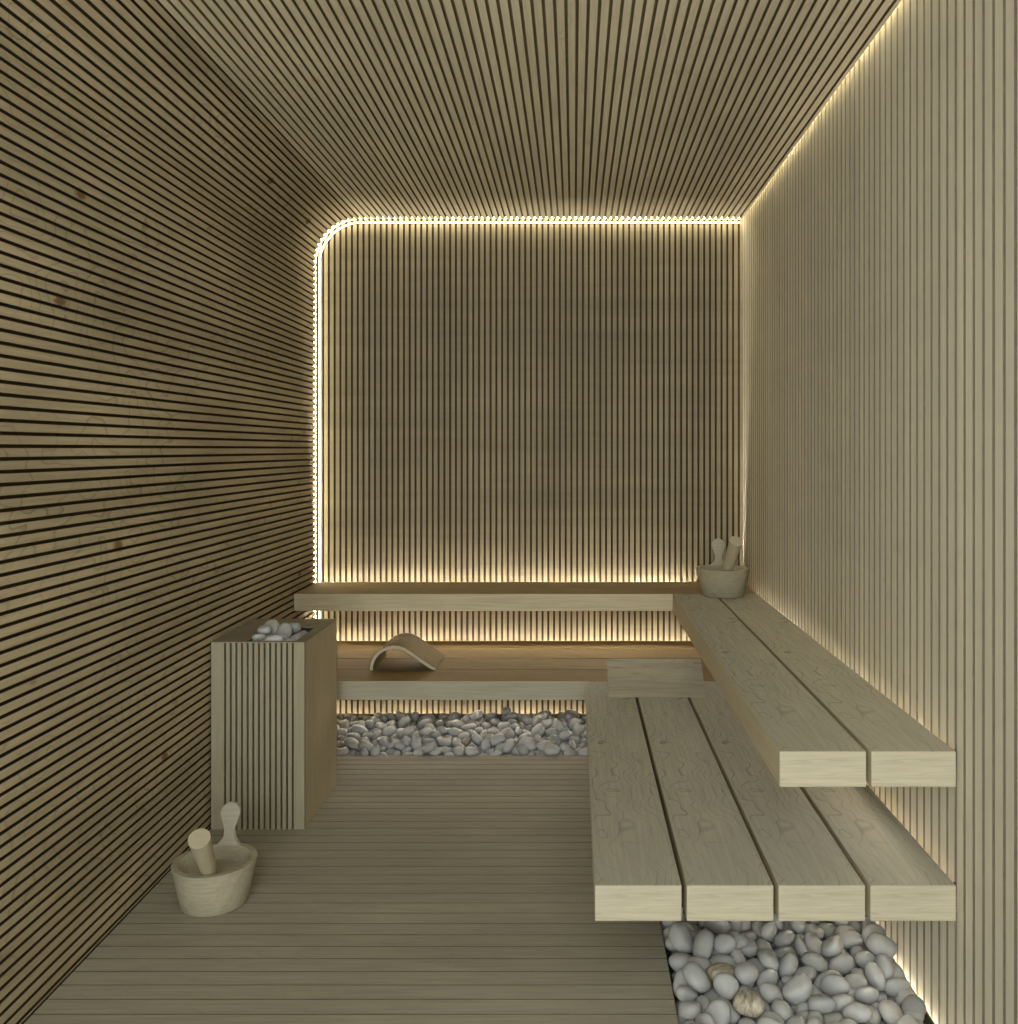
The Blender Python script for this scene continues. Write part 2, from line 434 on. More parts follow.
# ------------------------------------------------------------------ buckets and ladles
BR, BB, BH = .1165, .092, .1215
def make_bucket(at, label, ladle_label):
    bk = thing('bucket', label, 'bucket', at, None)
    bm = bmesh.new()
    bt = BH - .036      # inside bottom
    lathe(bm, [(0, .0005), (BB - .004, .0005), (BB, .004), (BB + (BR - BB) * .5, BH * .5), (BR - .0003, BH - .0015), (BR - .0015, BH), (.0985, BH), (.097, BH - .0015), (.080, bt + .003), (.077, bt), (0, bt)], 72)
    for v in bm.verts: v.co += Vector(at)
    obj('body', bm, M['bucket'], bk, at, True)
    # upright stave that rises from the back of the rim
    bm = bmesh.new()
    hc, hr = .086, .0295
    pts = []
    w0 = .052
    prof = [(.037, -.003), (.033, .002), (.0255, .006), (.0190, .012), (.0150, .020), (.0138, .028), (.0148, .038), (.0185, .052), (.0240, .067)]
    right = [(w, z) for w, z in prof]
    top = [(hr * math.cos(a), hc + hr * math.sin(a)) for a in [i * PI / 14 - .25 for i in range(0, 17)] if -.2 < a < PI + .2]
    outline = right + top + [(-w, z) for w, z in reversed(prof)]
    outline = [(x_ + at[0], z + BH + at[2] - .0) for x_, z in outline]
    yb = at[1] + .1065
    prism(bm, outline, yb - .007, yb + .007, 1, .0015)
    # bend the foot of the stave round the rim
    for v in bm.verts:
        dx = v.co.x - at[0]
        v.co.y += -(.1065 - math.sqrt(max(.1065 ** 2 - dx * dx, 0))) * (1 if v.co.z - at[2] - BH < .02 else .5) + .2 * max(0, v.co.z - at[2] - BH)
    obj('handle', bm, M['bucket_h'], bk, (at[0], yb, at[2] + BH), True)
    # ladle: fat tapered round handle leaning out over the front rim, its end cut upright
    bm = bmesh.new()
    tip = Vector((.028, -.176, BH + .136)); foot = Vector((.0035, -.039, BH - .031))
    ax = (tip - foot); L_ = ax.length; ax.normalize()
    q = Vector((0, 0, 1)).rotation_difference(ax).to_matrix()
    N = 40; rings = []
    for tt in (0, .012, .3, .6, 1.0):
        r = .0195 + (.0285 - .0195) * tt
        if tt == 0: r = .016
        ring = []
        for i in range(N):
            a = 2 * PI * i / N
            p = foot + ax * (L_ * tt) + q @ Vector((r * math.cos(a), r * math.sin(a), 0))
            if tt == 1.0:
                # oblique cut: slide along the axis until the end plane faces the room
                nrm = Vector(ax)
                p -= ax * ((p - tip).dot(nrm) / ax.dot(nrm))
            ring.append(bm.verts.new(p + Vector(at)))
        rings.append(ring)
    for a, b_ in zip(rings, rings[1:]):
        for i in range(N): bm.faces.new((a[i], a[(i + 1) % N], b_[(i + 1) % N], b_[i]))
    bm.faces.new(rings[0][::-1])
    f = bm.faces.new(rings[-1])
    bmesh.ops.bevel(bm, geom=[e for e in f.edges], offset=.0008, segments=2, affect='EDGES')
    tag(obj('ladle', bm, M['ladle'], None, (at[0], at[1], at[2] + BH), True), ladle_label, 'ladle')
make_bucket((-1.0325, 2.588, .0005), 'round wooden bucket standing on the deck beside the heater', 'thick round ladle handle leaning out of the bucket on the deck')
make_bucket((.655, 3.965, UP_Z + .0005), 'round wooden bucket standing on the upper bench in the far right corner', 'thick round ladle handle leaning out of the bucket on the upper bench')

# ------------------------------------------------------------------ headrests
# bent plywood sheet: steep rounded left leg, crest, long straight slope down to the right
HY = 900 / 238.0
def hx(px): return (px - 574) / 238.0
def hz(py): return EYE - (py - 449) / 238.0
crv = [(371.4, 670.8), (371.6, 667), (372.6, 662.5), (374.8, 658), (378.2, 654), (382.8, 650.6), (388, 648.4), (393.5, 647.4), (399, 647.8), (404, 649.6), (408.5, 652.3), (414, 656.2), (420, 660.4), (426, 664.5), (431.5, 668.2), (435.6, 670.8)]
mid = [Vector((hx(a), hz(b_))) for a, b_ in crv]
zoff = LO_Z + .0006 - min(p.y for p in mid)
mid = [p + Vector((0, zoff)) for p in mid]
th = .0062
up, dn = [], []
for i, p in enumerate(mid):
    d = (mid[min(i + 1, len(mid) - 1)] - mid[max(i - 1, 0)]).normalized(); nn = Vector((-d.y, d.x))
    up.append(p + nn * th); dn.append(p - nn * th)
for l in (up, dn):
    for p in l: p.y = max(p.y, LO_Z + .0006)
bm = bmesh.new()
n = len(up)
rows = []
for yy in (HY, HY + .26):
    rows.append(([bm.verts.new((p.x, yy, p.y)) for p in up], [bm.verts.new((p.x, yy, p.y)) for p in dn]))
(u0, d0), (u1, d1) = rows
for i in range(n - 1):
    bm.faces.new((u0[i], u0[i + 1], u1[i + 1], u1[i])); bm.faces.new((d0[i], d1[i], d1[i + 1], d0[i + 1]))
    f = bm.faces.new((u0[i], d0[i], d0[i + 1], u0[i + 1])); f.material_index = 1
    f = bm.faces.new((u1[i], u1[i + 1], d1[i + 1], d1[i])); f.material_index = 1
bm.faces.new((u0[0], u1[0], d1[0], d0[0])); bm.faces.new((u0[-1], d0[-1], d1[-1], u1[-1]))
tag(obj('headrest', bm, [M['ply'], M['ply_edge']], None, (hx(403), HY + .13, LO_Z), True), 'curved bent-plywood headrest lying on the lower back bench', 'headrest')
# wedge headrest: sloping board on two triangular cheeks, standing where the lower benches meet
S1 = 267.0
wx0, wx1 = (608.4 - 574) / S1, (706.0 - 574) / S1
wy0, wy1, wh = 900 / S1, 900 / 256.5, .113
w = thing('headrest', 'sloping wedge headrest standing where the two lower benches meet', 'headrest', ((wx0 + wx1) / 2, (wy0 + wy1) / 2, LO_Z))
zb = LO_Z + .0005
bm = bmesh.new()
dy, dz = wy1 - wy0, wh; ln = math.hypot(dy, dz); nx_, nz_ = dz / ln * .012, -dy / ln * .012
prism(bm, [(wy0, zb), (wy1, zb + wh), (wy1 + nx_, zb + wh + nz_), (wy0 + .017, zb)], wx0, wx1, 0, .001)
obj('board', bm, M['wedge'], w, (wx0, wy0, zb))
for xa in (wx0 + .012, wx1 - .026):
    bm = bmesh.new()
    prism(bm, [(wy0 + .019, zb), (wy1 + .0095, zb + wh - .0108), (wy1 + .012, zb + wh - .02), (wy1 + .012, zb)], xa, xa + .014, 0)
    obj('cheek', bm, M['wedge'], w, (xa, wy1, zb))

# ------------------------------------------------------------------ pebbles
def pebble_verts(k):
    r = random.Random(100 + k)
    bm = bmesh.new(); bmesh.ops.create_icosphere(bm, subdivisions=3, radius=1)
    ax = (1.0, r.uniform(.68, .86), r.uniform(.46, .64))
    e = r.uniform(.8, .95); ph = [r.uniform(0, 6.3) for _ in range(6)]; tp = r.uniform(-.18, .18)
    for v in bm.verts:
        x, y, z = v.co
        f = 1 + .055 * math.sin(2.1 * x + ph[0]) * math.cos(1.7 * y + ph[1]) + .04 * math.sin(3 * z + 2 * y + ph[2])
        x, y, z = [math.copysign(abs(c) ** e, c) * f for c in (x, y, z)]
        y *= 1 + tp * x; z *= 1 - tp * .7 * x + .08 * math.sin(2.5 * y + ph[3])
        v.co = (x * ax[0], y * ax[1], z * ax[2])
    return bm
PROTO = []
for k in range(10):
    me = bpy.data.meshes.new('pebble'); b_ = pebble_verts(k)
    for v in b_.verts: v.co *= K
    b_.to_mesh(me); b_.free()
    me.polygons.foreach_set('use_smooth', [True] * len(me.polygons)); me.materials.append(M['stone'])
    PROTO.append(me)
VEIN = {}
def vein_mesh(k, mat):
    if (k, mat) not in VEIN:
        me = PROTO[k].copy(); me.materials.clear(); me.materials.append(M[mat]); VEIN[(k, mat)] = me
    return VEIN[(k, mat)]
# region, shape, size, x, y, z, quaternion, shown
PEB = [
('F',0,0.0265,0.4971,1.8671,-0.0366,0.924,0.024,0.008,-0.38,0),
('F',6,0.0264,0.5886,1.8293,-0.035,0.595,-0.033,0.038,0.802,0),
('F',0,0.0322,0.457,1.7927,-0.0338,0.997,0.02,0.015,-0.066,0),
('F',3,0.0363,0.6616,2.1723,-0.0319,0.099,-0.045,-0.053,0.993,0),
('F',6,0.036,0.3051,2.512,-0.0297,0.947,-0.006,0.04,0.318,0),
('F',0,0.0321,0.7637,1.8339,-0.0338,0.683,0.023,0.039,0.729,0),
('F',8,0.0288,0.6423,2.2315,-0.0325,0.658,0.193,-0.05,-0.726,0),
('F',1,0.0313,0.7817,1.7451,-0.0322,0.994,-0.055,0.038,0.083,0),
('F',9,0.0303,0.4802,2.3307,-0.0346,0.802,-0.093,-0.015,0.59,0),
('F',9,0.0343,0.6835,2.5342,-0.0327,0.773,-0.116,-0.057,0.621,0),
('F',4,0.0243,0.4094,1.9998,-0.0355,0.195,0.035,0.079,-0.977,0),
('F',1,0.027,0.3548,2.4017,-0.0348,0.347,0.068,-0.072,-0.932,0),
('F',5,0.034,0.6584,2.4259,-0.0303,0.764,-0.036,0.089,-0.638,0),
('F',2,0.0381,0.4856,1.9318,-0.0289,0.995,-0.033,0.004,0.092,0),
('F',9,0.0296,0.5642,2.3032,-0.035,0.991,-0.127,0.023,0.041,0),
('F',3,0.0349,0.3511,2.2294,-0.0326,0.966,-0.046,0.052,-0.249,0),
('F',0,0.0273,0.711,2.328,-0.0362,0.419,0.03,0.008,0.908,0),
('F',6,0.0297,0.4827,2.4115,-0.0332,0.271,-0.029,0.009,0.962,0),
('F',2,0.0397,0.3614,2.3427,-0.0282,0.073,-0.016,-0.065,0.995,0),
('F',9,0.0339,0.7748,2.3049,-0.0326,0.986,-0.056,0.01,0.155,0),
('F',0,0.0265,0.3794,2.5287,-0.0364,0.164,-0.017,-0.02,0.986,0),
('F',4,0.0311,0.4553,2.0628,-0.0319,0.56,0.048,0.028,-0.826,0),
('F',7,0.0417,0.5458,2.5079,-0.024,0.73,0.179,-0.046,-0.658,0),
('F',2,0.0336,0.3753,2.1268,-0.0315,0.836,-0.061,-0.027,0.545,0),
('F',4,0.0409,0.4963,2.1598,-0.0263,0.019,0.06,-0.003,-0.998,1),
('F',4,0.0305,0.5744,2.0173,-0.0322,0.218,0.008,-0.006,-0.976,0),
('F',0,0.0389,0.6711,1.8651,-0.0305,0.613,0.028,-0.024,-0.789,0),
('F',5,0.0309,0.2833,2.4552,-0.0318,0.977,0.008,0.006,-0.215,0),
('F',6,0.0402,0.7695,2.4221,-0.0273,0.993,-0.009,0.01,0.119,0),
('F',6,0.0312,0.6601,2.0439,-0.0324,0.996,-0.014,0.022,0.085,0),
('F',1,0.0427,0.3078,1.8535,-0.0258,0.322,-0.063,0.004,0.944,0),
('F',9,0.032,0.296,2.0649,-0.0336,0.456,-0.083,-0.139,0.875,0),
('F',8,0.0253,0.2949,2.1432,-0.0349,0.767,0.084,0.132,0.622,0),
('F',1,0.0325,0.2648,1.7524,-0.0317,0.68,0.013,0.088,0.728,0),
('F',0,0.0311,0.3755,1.7898,-0.0344,0.357,0.02,-0.031,-0.933,0),
('F',5,0.0345,0.6817,1.9503,-0.0301,0.579,-0.086,-0.054,0.809,0),
('F',4,0.0289,0.4726,2.2213,-0.0331,0.991,-0.004,0.063,0.119,0),
('F',3,0.0312,0.2775,1.9687,-0.0344,0.474,-0.041,-0.038,0.879,0),
('F',7,0.0309,0.5743,2.1424,-0.0318,0.969,0.203,0.018,0.141,0),
('F',4,0.0371,0.2763,2.2199,-0.0284,0.996,0.026,0.042,-0.073,0),
('F',6,0.0312,0.2973,2.6291,-0.0323,0.594,0.043,0.017,-0.803,0),
('F',9,0.032,0.3712,2.5793,-0.0339,0.843,-0.087,0.085,-0.524,0),
('F',0,0.0348,0.7536,2.0498,-0.0325,0.844,0.034,-0.012,-0.536,0),
('F',9,0.0248,0.2722,2.287,-0.0372,0.96,-0.06,0.004,0.273,1),
('F',4,0.0295,0.7609,2.5164,-0.0328,0.476,0.009,-0.003,-0.879,0),
('F',7,0.0274,0.5925,2.6356,-0.0337,0.354,0.138,0.175,0.908,0),
('F',1,0.0349,0.6904,1.7586,-0.0303,0.699,-0.016,0.079,0.711,0),
('F',0,0.0359,0.5691,1.7625,-0.0319,0.84,0.007,0.024,0.541,0),
('F',5,0.033,0.7711,1.9807,-0.0308,0.994,-0.062,0.058,0.066,0),
('F',2,0.0313,0.369,1.8607,-0.0326,0.776,-0.03,-0.015,0.629,0),
('F',6,0.0278,0.3669,1.9654,-0.0343,0.966,0.022,0.04,-0.254,0),
('F',6,0.0331,0.5969,2.4295,-0.0313,0.096,0.046,-0.007,-0.994,0),
('F',5,0.0321,0.5573,1.9584,-0.0311,0.735,0.012,-0.018,-0.678,0),
('F',1,0.0291,0.7334,2.6371,-0.0335,0.997,0.052,0.063,0.016,0),
('F',8,0.0415,0.4914,2.6098,-0.0254,0.705,0.097,-0.041,-0.701,0),
('F',0,0.0308,0.6458,2.6346,-0.0345,0.197,-0,0.037,0.98,0),
('F',4,0.0324,0.7495,2.1154,-0.0312,0.78,-0.032,0.046,0.623,0),
('F',0,0.0285,0.5733,2.2229,-0.0356,0.707,0.002,0.025,0.707,0),
('F',2,0.0438,0.7769,2.2384,-0.0259,0.539,-0.022,0.059,-0.84,0),
('F',7,0.0402,0.4778,2.5152,-0.0264,0.919,0.198,0.058,0.335,0),
('F',6,0.0339,0.5758,2.4424,0.0034,0.464,0.187,-0.072,-0.863,1),
('F',0,0.0255,0.3472,1.918,-0.0371,0.719,0.021,0.031,0.695,0),
('F',5,0.0296,0.7573,2.5645,-0.0226,0.08,0.435,-0.335,0.832,0),
('F',8,0.034,0.4446,1.746,-0.0295,0.975,0.194,-0.009,-0.113,0),
('F',0,0.0311,0.4537,1.9747,-0.0269,0.608,-0.25,0.149,0.739,0),
('F',3,0.038,0.7813,1.775,-0.0063,0.638,-0.293,0.269,0.659,0),
('F',8,0.0339,0.3265,2.5278,0.0064,0.712,-0.088,0.059,-0.694,0),
('F',5,0.0389,0.4428,2.0268,-0.0028,0.86,0.354,-0.134,-0.342,1),
('F',3,0.0363,0.6403,2.1039,-0.0318,0.717,-0.026,0.049,-0.695,0),
('F',2,0.0355,0.6329,2.5338,-0.0303,0.581,-0.014,0.038,-0.813,0),
('F',6,0.033,0.4151,1.8407,-0.0313,0.55,0.043,0.015,-0.834,0),
('F',0,0.0271,0.2607,2.1498,-0.0293,0.888,0.129,-0.351,-0.266,1),
('F',5,0.0275,0.2836,2.3881,-0.034,0.165,-0.079,-0.028,0.983,0),
('F',3,0.0368,0.6719,2.0721,-0.0019,0.442,-0.072,-0.116,-0.887,1),
('F',9,0.0327,0.5254,2.2187,-0.029,0.955,0.002,0.219,0.199,1),
('F',3,0.0285,0.6234,1.8578,-0.0275,0.775,0.189,-0.418,-0.435,0),
('F',9,0.0263,0.7911,2.5961,-0.0366,0.683,-0.071,0.063,-0.724,0),
('F',5,0.0313,0.6193,1.7448,-0.0276,0.95,0.181,0.192,0.169,0),
('F',5,0.0245,0.3296,2.1705,-0.0356,0.46,-0.031,-0.051,0.886,0),
('F',7,0.031,0.2713,1.9437,-0.0049,0.056,-0.074,0.079,0.993,0),
('F',1,0.0326,0.3733,2.2835,-0.0315,0.972,0.075,-0.014,-0.221,0),
('F',6,0.0333,0.2721,2.0313,-0.0227,0.519,-0.082,-0.453,0.72,1),
('F',4,0.03,0.784,2.2162,0.0121,0.602,0.061,-0.124,0.786,1),
('F',6,0.0278,0.5409,2.4405,-0.0342,0.349,0.05,0.007,-0.936,1),
('F',6,0.0361,0.4564,2.5872,0.0043,0.959,0.016,-0.185,0.214,0),
('F',5,0.0303,0.7828,2.1692,-0.0318,0.969,0.095,0.016,-0.226,1),
('F',9,0.026,0.3097,1.9306,-0.0369,0.397,-0.024,0.122,-0.909,0),
('F',3,0.0345,0.6049,2.359,-0.0328,0.618,-0.065,0.001,0.784,1),
('F',7,0.0343,0.691,2.4787,-0.0251,0.868,0.444,0.222,-0.017,0),
('F',0,0.0275,0.6012,2.567,-0.0361,0.521,0.02,-0.005,-0.854,0),
('F',8,0.026,0.7322,1.8945,-0.0345,0.955,0.158,0.01,-0.251,0),
('F',4,0.03,0.3158,1.7918,-0.0325,0.11,0.046,-0.009,-0.993,0),
('F',8,0.0333,0.3364,2.4619,-0.0301,0.67,0.14,-0.067,-0.726,0),
('F',1,0.0331,0.4644,2.2709,-0.0311,0.32,0.089,-0.143,-0.932,0),
('F',2,0.0313,0.4209,1.942,-0.0328,0.509,-0.043,-0.051,0.858,0),
('F',9,0.0262,0.5934,1.921,-0.0368,0.119,-0.043,-0.122,0.984,0),
('F',9,0.0304,0.427,2.4369,-0.0347,0.958,-0.113,0.059,-0.258,0),
('F',4,0.0346,0.7149,2.5897,-0.0299,0.966,0.025,0.044,-0.255,0),
('F',9,0.0257,0.5613,2.0699,-0.0368,0.579,-0.094,-0.036,0.809,0),
('F',5,0.0358,0.2728,2.5706,-0.029,0.964,-0.053,0.01,-0.259,0),
('F',1,0.0367,0.69,2.2303,-0.0294,0.816,0.056,0.088,0.569,0),
('F',3,0.0258,0.3255,2.1,-0.0371,0.997,-0.056,0.041,-0.041,0),
('F',2,0.0416,0.5589,2.6085,-0.0194,0.919,0.297,-0.19,-0.177,0),
('F',9,0.0316,0.5331,2.1802,0.0052,0.306,0.077,0.393,0.864,1),
('F',2,0.0277,0.6718,2.0001,-0.0346,0.145,0.003,0.039,-0.989,0),
('F',4,0.0342,0.4357,2.6267,-0.0301,0.59,0.048,0.007,-0.806,0),
('F',2,0.0405,0.3633,2.316,0.0094,0.973,0.223,-0.067,-0.005,1),
('F',4,0.0364,0.7782,1.9208,-0.0252,0.624,0.07,-0.141,0.766,0),
('F',9,0.0351,0.616,1.9772,-0.0324,0.646,-0.094,-0.071,0.754,0),
('F',3,0.0325,0.7583,2.4314,0.0116,0.855,-0.085,0.023,-0.51,1),
('F',0,0.0243,0.3903,1.7403,-0.0377,0.996,0.018,-0.026,-0.078,0),
('F',3,0.033,0.6323,1.8033,-0.0334,0.467,-0.017,0.027,-0.884,0),
('F',8,0.0294,0.7118,2.3938,-0.0324,0.236,-0.014,0.141,0.961,0),
('F',5,0.0308,0.6581,2.3352,-0.0319,0.975,0.028,0.032,0.219,0),
('F',1,0.0319,0.7894,2.0778,-0.0284,0.615,-0.323,0.271,-0.667,0),
('F',7,0.0317,0.3703,2.5136,-0.0074,0.678,0.15,-0.067,0.716,0),
('F',9,0.0306,0.5589,2.1831,-0.0254,0.926,0.202,-0.285,0.14,0),
('F',6,0.0344,0.5847,2.0398,0.0022,0.778,-0.112,0.067,0.615,1),
('F',8,0.0268,0.4893,2.4554,-0.034,0.236,-0.015,0.105,0.966,0),
('F',4,0.0372,0.3327,2.1279,-0.0055,0.828,0.031,-0.083,-0.554,1),
('F',8,0.0283,0.26,1.9941,-0.0037,0.69,0.195,0.052,-0.695,0),
('F',6,0.0264,0.2679,2.1391,0.0064,0.99,-0.008,0.131,-0.043,1),
('F',1,0.0299,0.7718,2.5363,-0.0004,0.989,0.088,0.116,0.026,0),
('F',2,0.0271,0.4833,2.02,-0.035,0.351,-0.001,0.056,-0.935,0),
('F',7,0.0361,0.6374,2.4106,0.0068,0.547,-0.058,0.073,0.832,1),
('F',5,0.0369,0.51,2.4243,0.0029,0.109,0.191,-0.079,0.972,1),
('F',1,0.0352,0.5132,2.6272,0.0139,0.854,-0.037,0.184,-0.486,0),
('F',5,0.0378,0.4267,2.3119,-0.0266,0.832,0.003,-0.085,-0.548,0),
('F',8,0.0342,0.2661,1.9017,-0.0236,0.528,-0.184,-0.248,-0.791,0),
('F',6,0.0395,0.3899,1.7515,-0.0024,0.993,-0.046,-0.075,0.079,0),
('F',6,0.0349,0.3827,2.0493,-0.0303,0.38,-0.029,-0.002,0.925,0),
('F',4,0.0412,0.3717,2.2463,0.0106,0.509,0.775,-0.373,-0.006,1),
('F',2,0.0363,0.6659,2.5803,-0.0119,0.347,-0.526,-0.213,0.747,0),
('F',9,0.0323,0.758,2.2014,0.0367,0.657,-0.205,-0.346,0.638,1),
('F',5,0.0292,0.3127,2.4722,0.0021,0.276,0.258,0.279,-0.883,1),
('F',3,0.0318,0.5952,2.26,-0.0251,0.892,-0.338,0.135,-0.268,0),
('F',4,0.0341,0.4607,1.8463,-0.0162,0.642,-0.186,0.704,-0.239,0),
('F',7,0.0385,0.2845,2.3347,-0.0274,0.118,0.003,-0.225,-0.967,0),
('F',1,0.0323,0.6001,1.7884,-0.0037,0.989,-0.003,-0.035,-0.143,0),
('F',6,0.0415,0.7721,1.805,0.0228,0.295,-0.055,-0.421,-0.856,0),
('F',0,0.0345,0.4372,1.8913,-0.0204,0.141,0.422,0.043,0.894,0),
('F',5,0.0319,0.5559,2.3778,0.0082,0.926,-0.114,-0.29,-0.214,1),
('F',6,0.0283,0.2673,1.8176,-0.025,0.872,0.408,-0.264,0.064,0),
('F',8,0.0278,0.4486,2.1127,-0.0329,0.204,-0.097,0.119,0.967,0),
('F',0,0.0282,0.3989,1.9008,-0.0359,0.002,-0.893,0.45,-0.017,0),
('F',2,0.0371,0.2671,1.9535,0.033,0.71,-0.153,-0.159,-0.669,1),
('F',1,0.0386,0.7289,2.0666,0.0051,0.573,-0.216,0.191,-0.767,1),
('F',8,0.0379,0.4093,2.3827,-0.0251,0.567,-0.042,0.284,0.772,0),
('F',1,0.0364,0.7802,1.9127,0.0176,0.47,-0.175,-0.105,0.859,0),
('F',7,0.0283,0.6031,2.0631,-0.0323,0.493,-0.018,-0.053,0.868,0),
('F',1,0.0332,0.5361,1.7678,-0.0056,0.806,-0.161,-0.084,0.563,0),
('F',1,0.0349,0.5424,2.2674,-0.0201,0.477,-0.445,0.716,0.247,0),
('F',1,0.0344,0.7847,2.0783,0.0121,0.646,0.079,-0.055,-0.757,1),
('F',3,0.0302,0.7225,2.1727,-0.0349,0.894,-0.024,0.063,-0.443,0),
('F',3,0.0389,0.4166,2.5664,0.0306,0.996,0.047,-0.068,0.029,0),
('F',4,0.0405,0.7559,2.3599,-0.0163,0.934,0.323,0.118,0.1,1),
('F',3,0.0289,0.5334,2.1159,-0.027,0.77,0.63,-0.052,-0.087,1),
('F',9,0.0322,0.6579,1.8225,-0.0005,0.039,0.258,-0.361,0.895,0),
('F',1,0.028,0.4248,2.4862,-0.0333,0.935,-0.168,0.082,-0.301,0),
('F',2,0.0288,0.7801,2.6365,-0.0253,0.497,-0.129,-0.41,-0.754,0),
('F',1,0.0293,0.5926,2.3845,-0.0056,0.499,0.135,-0.142,-0.844,1),
('F',1,0.0308,0.4992,2.4795,-0.0077,0.981,0.057,0.116,0.143,0),
('F',3,0.0361,0.7175,2.2102,-0.0029,0.527,0.174,0.15,0.818,1),
('F',6,0.034,0.3224,2.4098,-0.0092,0.628,-0.208,-0.477,0.578,1),
('F',3,0.0345,0.5272,2.0493,-0.015,0.391,-0.408,0.667,0.486,1),
('F',5,0.0304,0.7864,1.8646,-0.0076,0.536,-0.177,-0.111,0.818,0),
('F',5,0.0365,0.6339,1.917,-0.0129,0.587,0.266,0.078,0.761,0),
('F',8,0.0389,0.4939,1.9915,0.0118,0.534,0.156,-0.058,-0.829,1),
('F',2,0.0334,0.4107,2.085,-0.0174,0.613,-0.098,0.553,0.555,0),
('F',3,0.0333,0.2654,2.6064,-0.0001,0.793,-0.125,-0.001,-0.596,0),
('F',2,0.0296,0.4274,2.5612,-0.0336,0.917,-0.033,-0.006,0.398,0),
('F',5,0.0299,0.5049,1.7492,-0.032,0.777,-0.135,0.065,-0.611,0),
('F',3,0.039,0.7709,2.4541,0.0409,0.081,0.087,0.129,0.984,0),
('F',4,0.0285,0.5956,2.4821,-0.0323,0.857,0.07,0.065,0.507,0),
('F',2,0.0277,0.6507,2.3765,-0.0235,0.367,-0.297,-0.567,-0.676,0),
('F',3,0.036,0.5588,1.9021,-0.0238,0.274,0.284,0.164,-0.904,0),
('F',1,0.032,0.3829,2.6323,-0.0251,0.849,0.282,-0.342,-0.288,0),
('F',2,0.0304,0.6609,2.1335,0.0016,0.311,-0.053,-0.749,-0.583,1),
('F',9,0.0342,0.3171,2.2836,-0.0286,0.571,0.148,-0.135,-0.796,0),
('F',0,0.028,0.5387,2.5653,-0.0354,0.991,0.086,-0.022,-0.096,0),
('F',8,0.0391,0.7311,1.8572,-0.007,0.928,0.207,-0.251,-0.18,0),
('F',1,0.0436,0.2753,2.2728,0.003,0.575,-0.057,0.177,0.797,1),
('F',8,0.0316,0.6396,2.0365,0.026,0.145,-0.972,0.131,-0.13,1),
('F',9,0.0277,0.7051,2.0826,-0.036,0.992,-0.113,0.014,-0.06,0),
('F',8,0.0334,0.3963,1.8625,0.0054,0.148,0.168,-0.159,-0.962,0),
('F',0,0.0306,0.3821,2.4696,-0.0343,0.733,-0.006,0.024,-0.68,0),
('F',6,0.028,0.7835,2.4802,-0.0272,0.143,-0.226,0.648,-0.713,0),
('F',7,0.0388,0.6232,2.2949,-0.0224,0.859,-0.416,0.164,-0.25,0),
('F',7,0.0383,0.7834,2.2937,0.0092,0.739,-0.029,-0.124,-0.661,0),
('F',0,0.0289,0.5916,2.1081,-0.0314,0.27,-0.229,0.633,-0.689,0),
('F',2,0.0342,0.3902,2.5843,-0.0042,0.279,0.162,0.048,0.945,0),
('F',3,0.0288,0.7196,2.5212,-0.0078,0.979,-0.021,0.101,-0.175,0),
('F',5,0.0408,0.2945,2.1543,0.0368,0.861,-0.163,0.294,-0.382,1),
('F',5,0.035,0.3977,2.1253,0.0089,0.644,-0.192,-0.016,0.74,1),
('F',3,0.0379,0.433,2.1579,-0.0193,0.361,-0.383,-0.008,0.85,1),
('F',3,0.0325,0.4897,1.8019,-0.0088,0.575,-0.122,0.051,-0.807,0),
('F',8,0.0385,0.3821,1.9202,-0.0022,0.388,-0.184,0.008,0.903,0),
('F',2,0.0346,0.7787,1.9722,0.0106,0.729,-0.608,-0.192,0.249,0),
('F',1,0.0318,0.689,2.3649,-0.0095,0.535,0.085,0.008,0.841,0),
('F',9,0.0335,0.2715,1.9043,0.0223,0.055,-0.154,0.836,-0.524,0),
('F',2,0.0301,0.6808,2.6399,-0.0084,0.18,0.109,-0.55,0.808,0),
('F',8,0.0253,0.3049,1.7444,-0.0277,0.626,-0.39,0.593,-0.322,0),
('F',9,0.0321,0.4962,2.0948,-0.0275,0.342,0.43,0.662,0.511,0),
('F',7,0.0263,0.3931,2.0231,0.003,0.872,0.091,0.005,-0.48,1),
('F',5,0.0345,0.6276,2.5785,0.005,0.14,-0.584,0.105,0.793,0),
('F',8,0.0358,0.5172,1.9927,-0.0284,0.457,0.018,-0.08,-0.885,0),
('F',1,0.0338,0.4078,1.8107,0.0015,0.884,0.412,-0.154,-0.159,0),
('F',3,0.0298,0.7878,2.3982,0.0262,0.612,-0.017,0.505,-0.609,1),
('F',4,0.0255,0.5115,2.5573,-0.0053,0.178,-0.345,-0.619,-0.682,0),
('F',2,0.0306,0.7105,2.0293,-0.0231,0.26,0.813,-0.324,-0.408,0),
('F',8,0.0318,0.7038,2.1237,-0.0218,0.542,0.323,0.699,0.336,1),
('F',2,0.0333,0.2694,2.4224,-0.0091,0.129,-0.261,-0.349,0.891,1),
('F',2,0.0261,0.4562,2.3783,-0.0303,0.737,0.531,-0.323,-0.265,0),
('F',8,0.0364,0.6255,2.3423,0.0079,0.794,-0.024,0.157,-0.587,1),
('F',8,0.0285,0.4165,2.6314,0.0077,0.301,0.516,-0.67,-0.44,0),
('F',9,0.0365,0.733,2.25,0.0189,0.833,-0.297,0.291,0.364,1),
('F',3,0.0351,0.4221,2.5264,-0.0052,0.928,0.139,-0.076,-0.339,0),
('F',9,0.0421,0.6604,1.7614,0.0037,0.605,0.218,-0.186,-0.742,0),
('F',0,0.0238,0.715,2.2809,-0.038,0.404,0.022,-0.03,-0.914,0),
('F',8,0.0303,0.5672,2.6404,0.0118,0.957,-0.223,0.185,-0.018,0),
('F',9,0.0294,0.5199,2.3755,-0.0349,0.856,-0.089,-0.09,0.502,0),
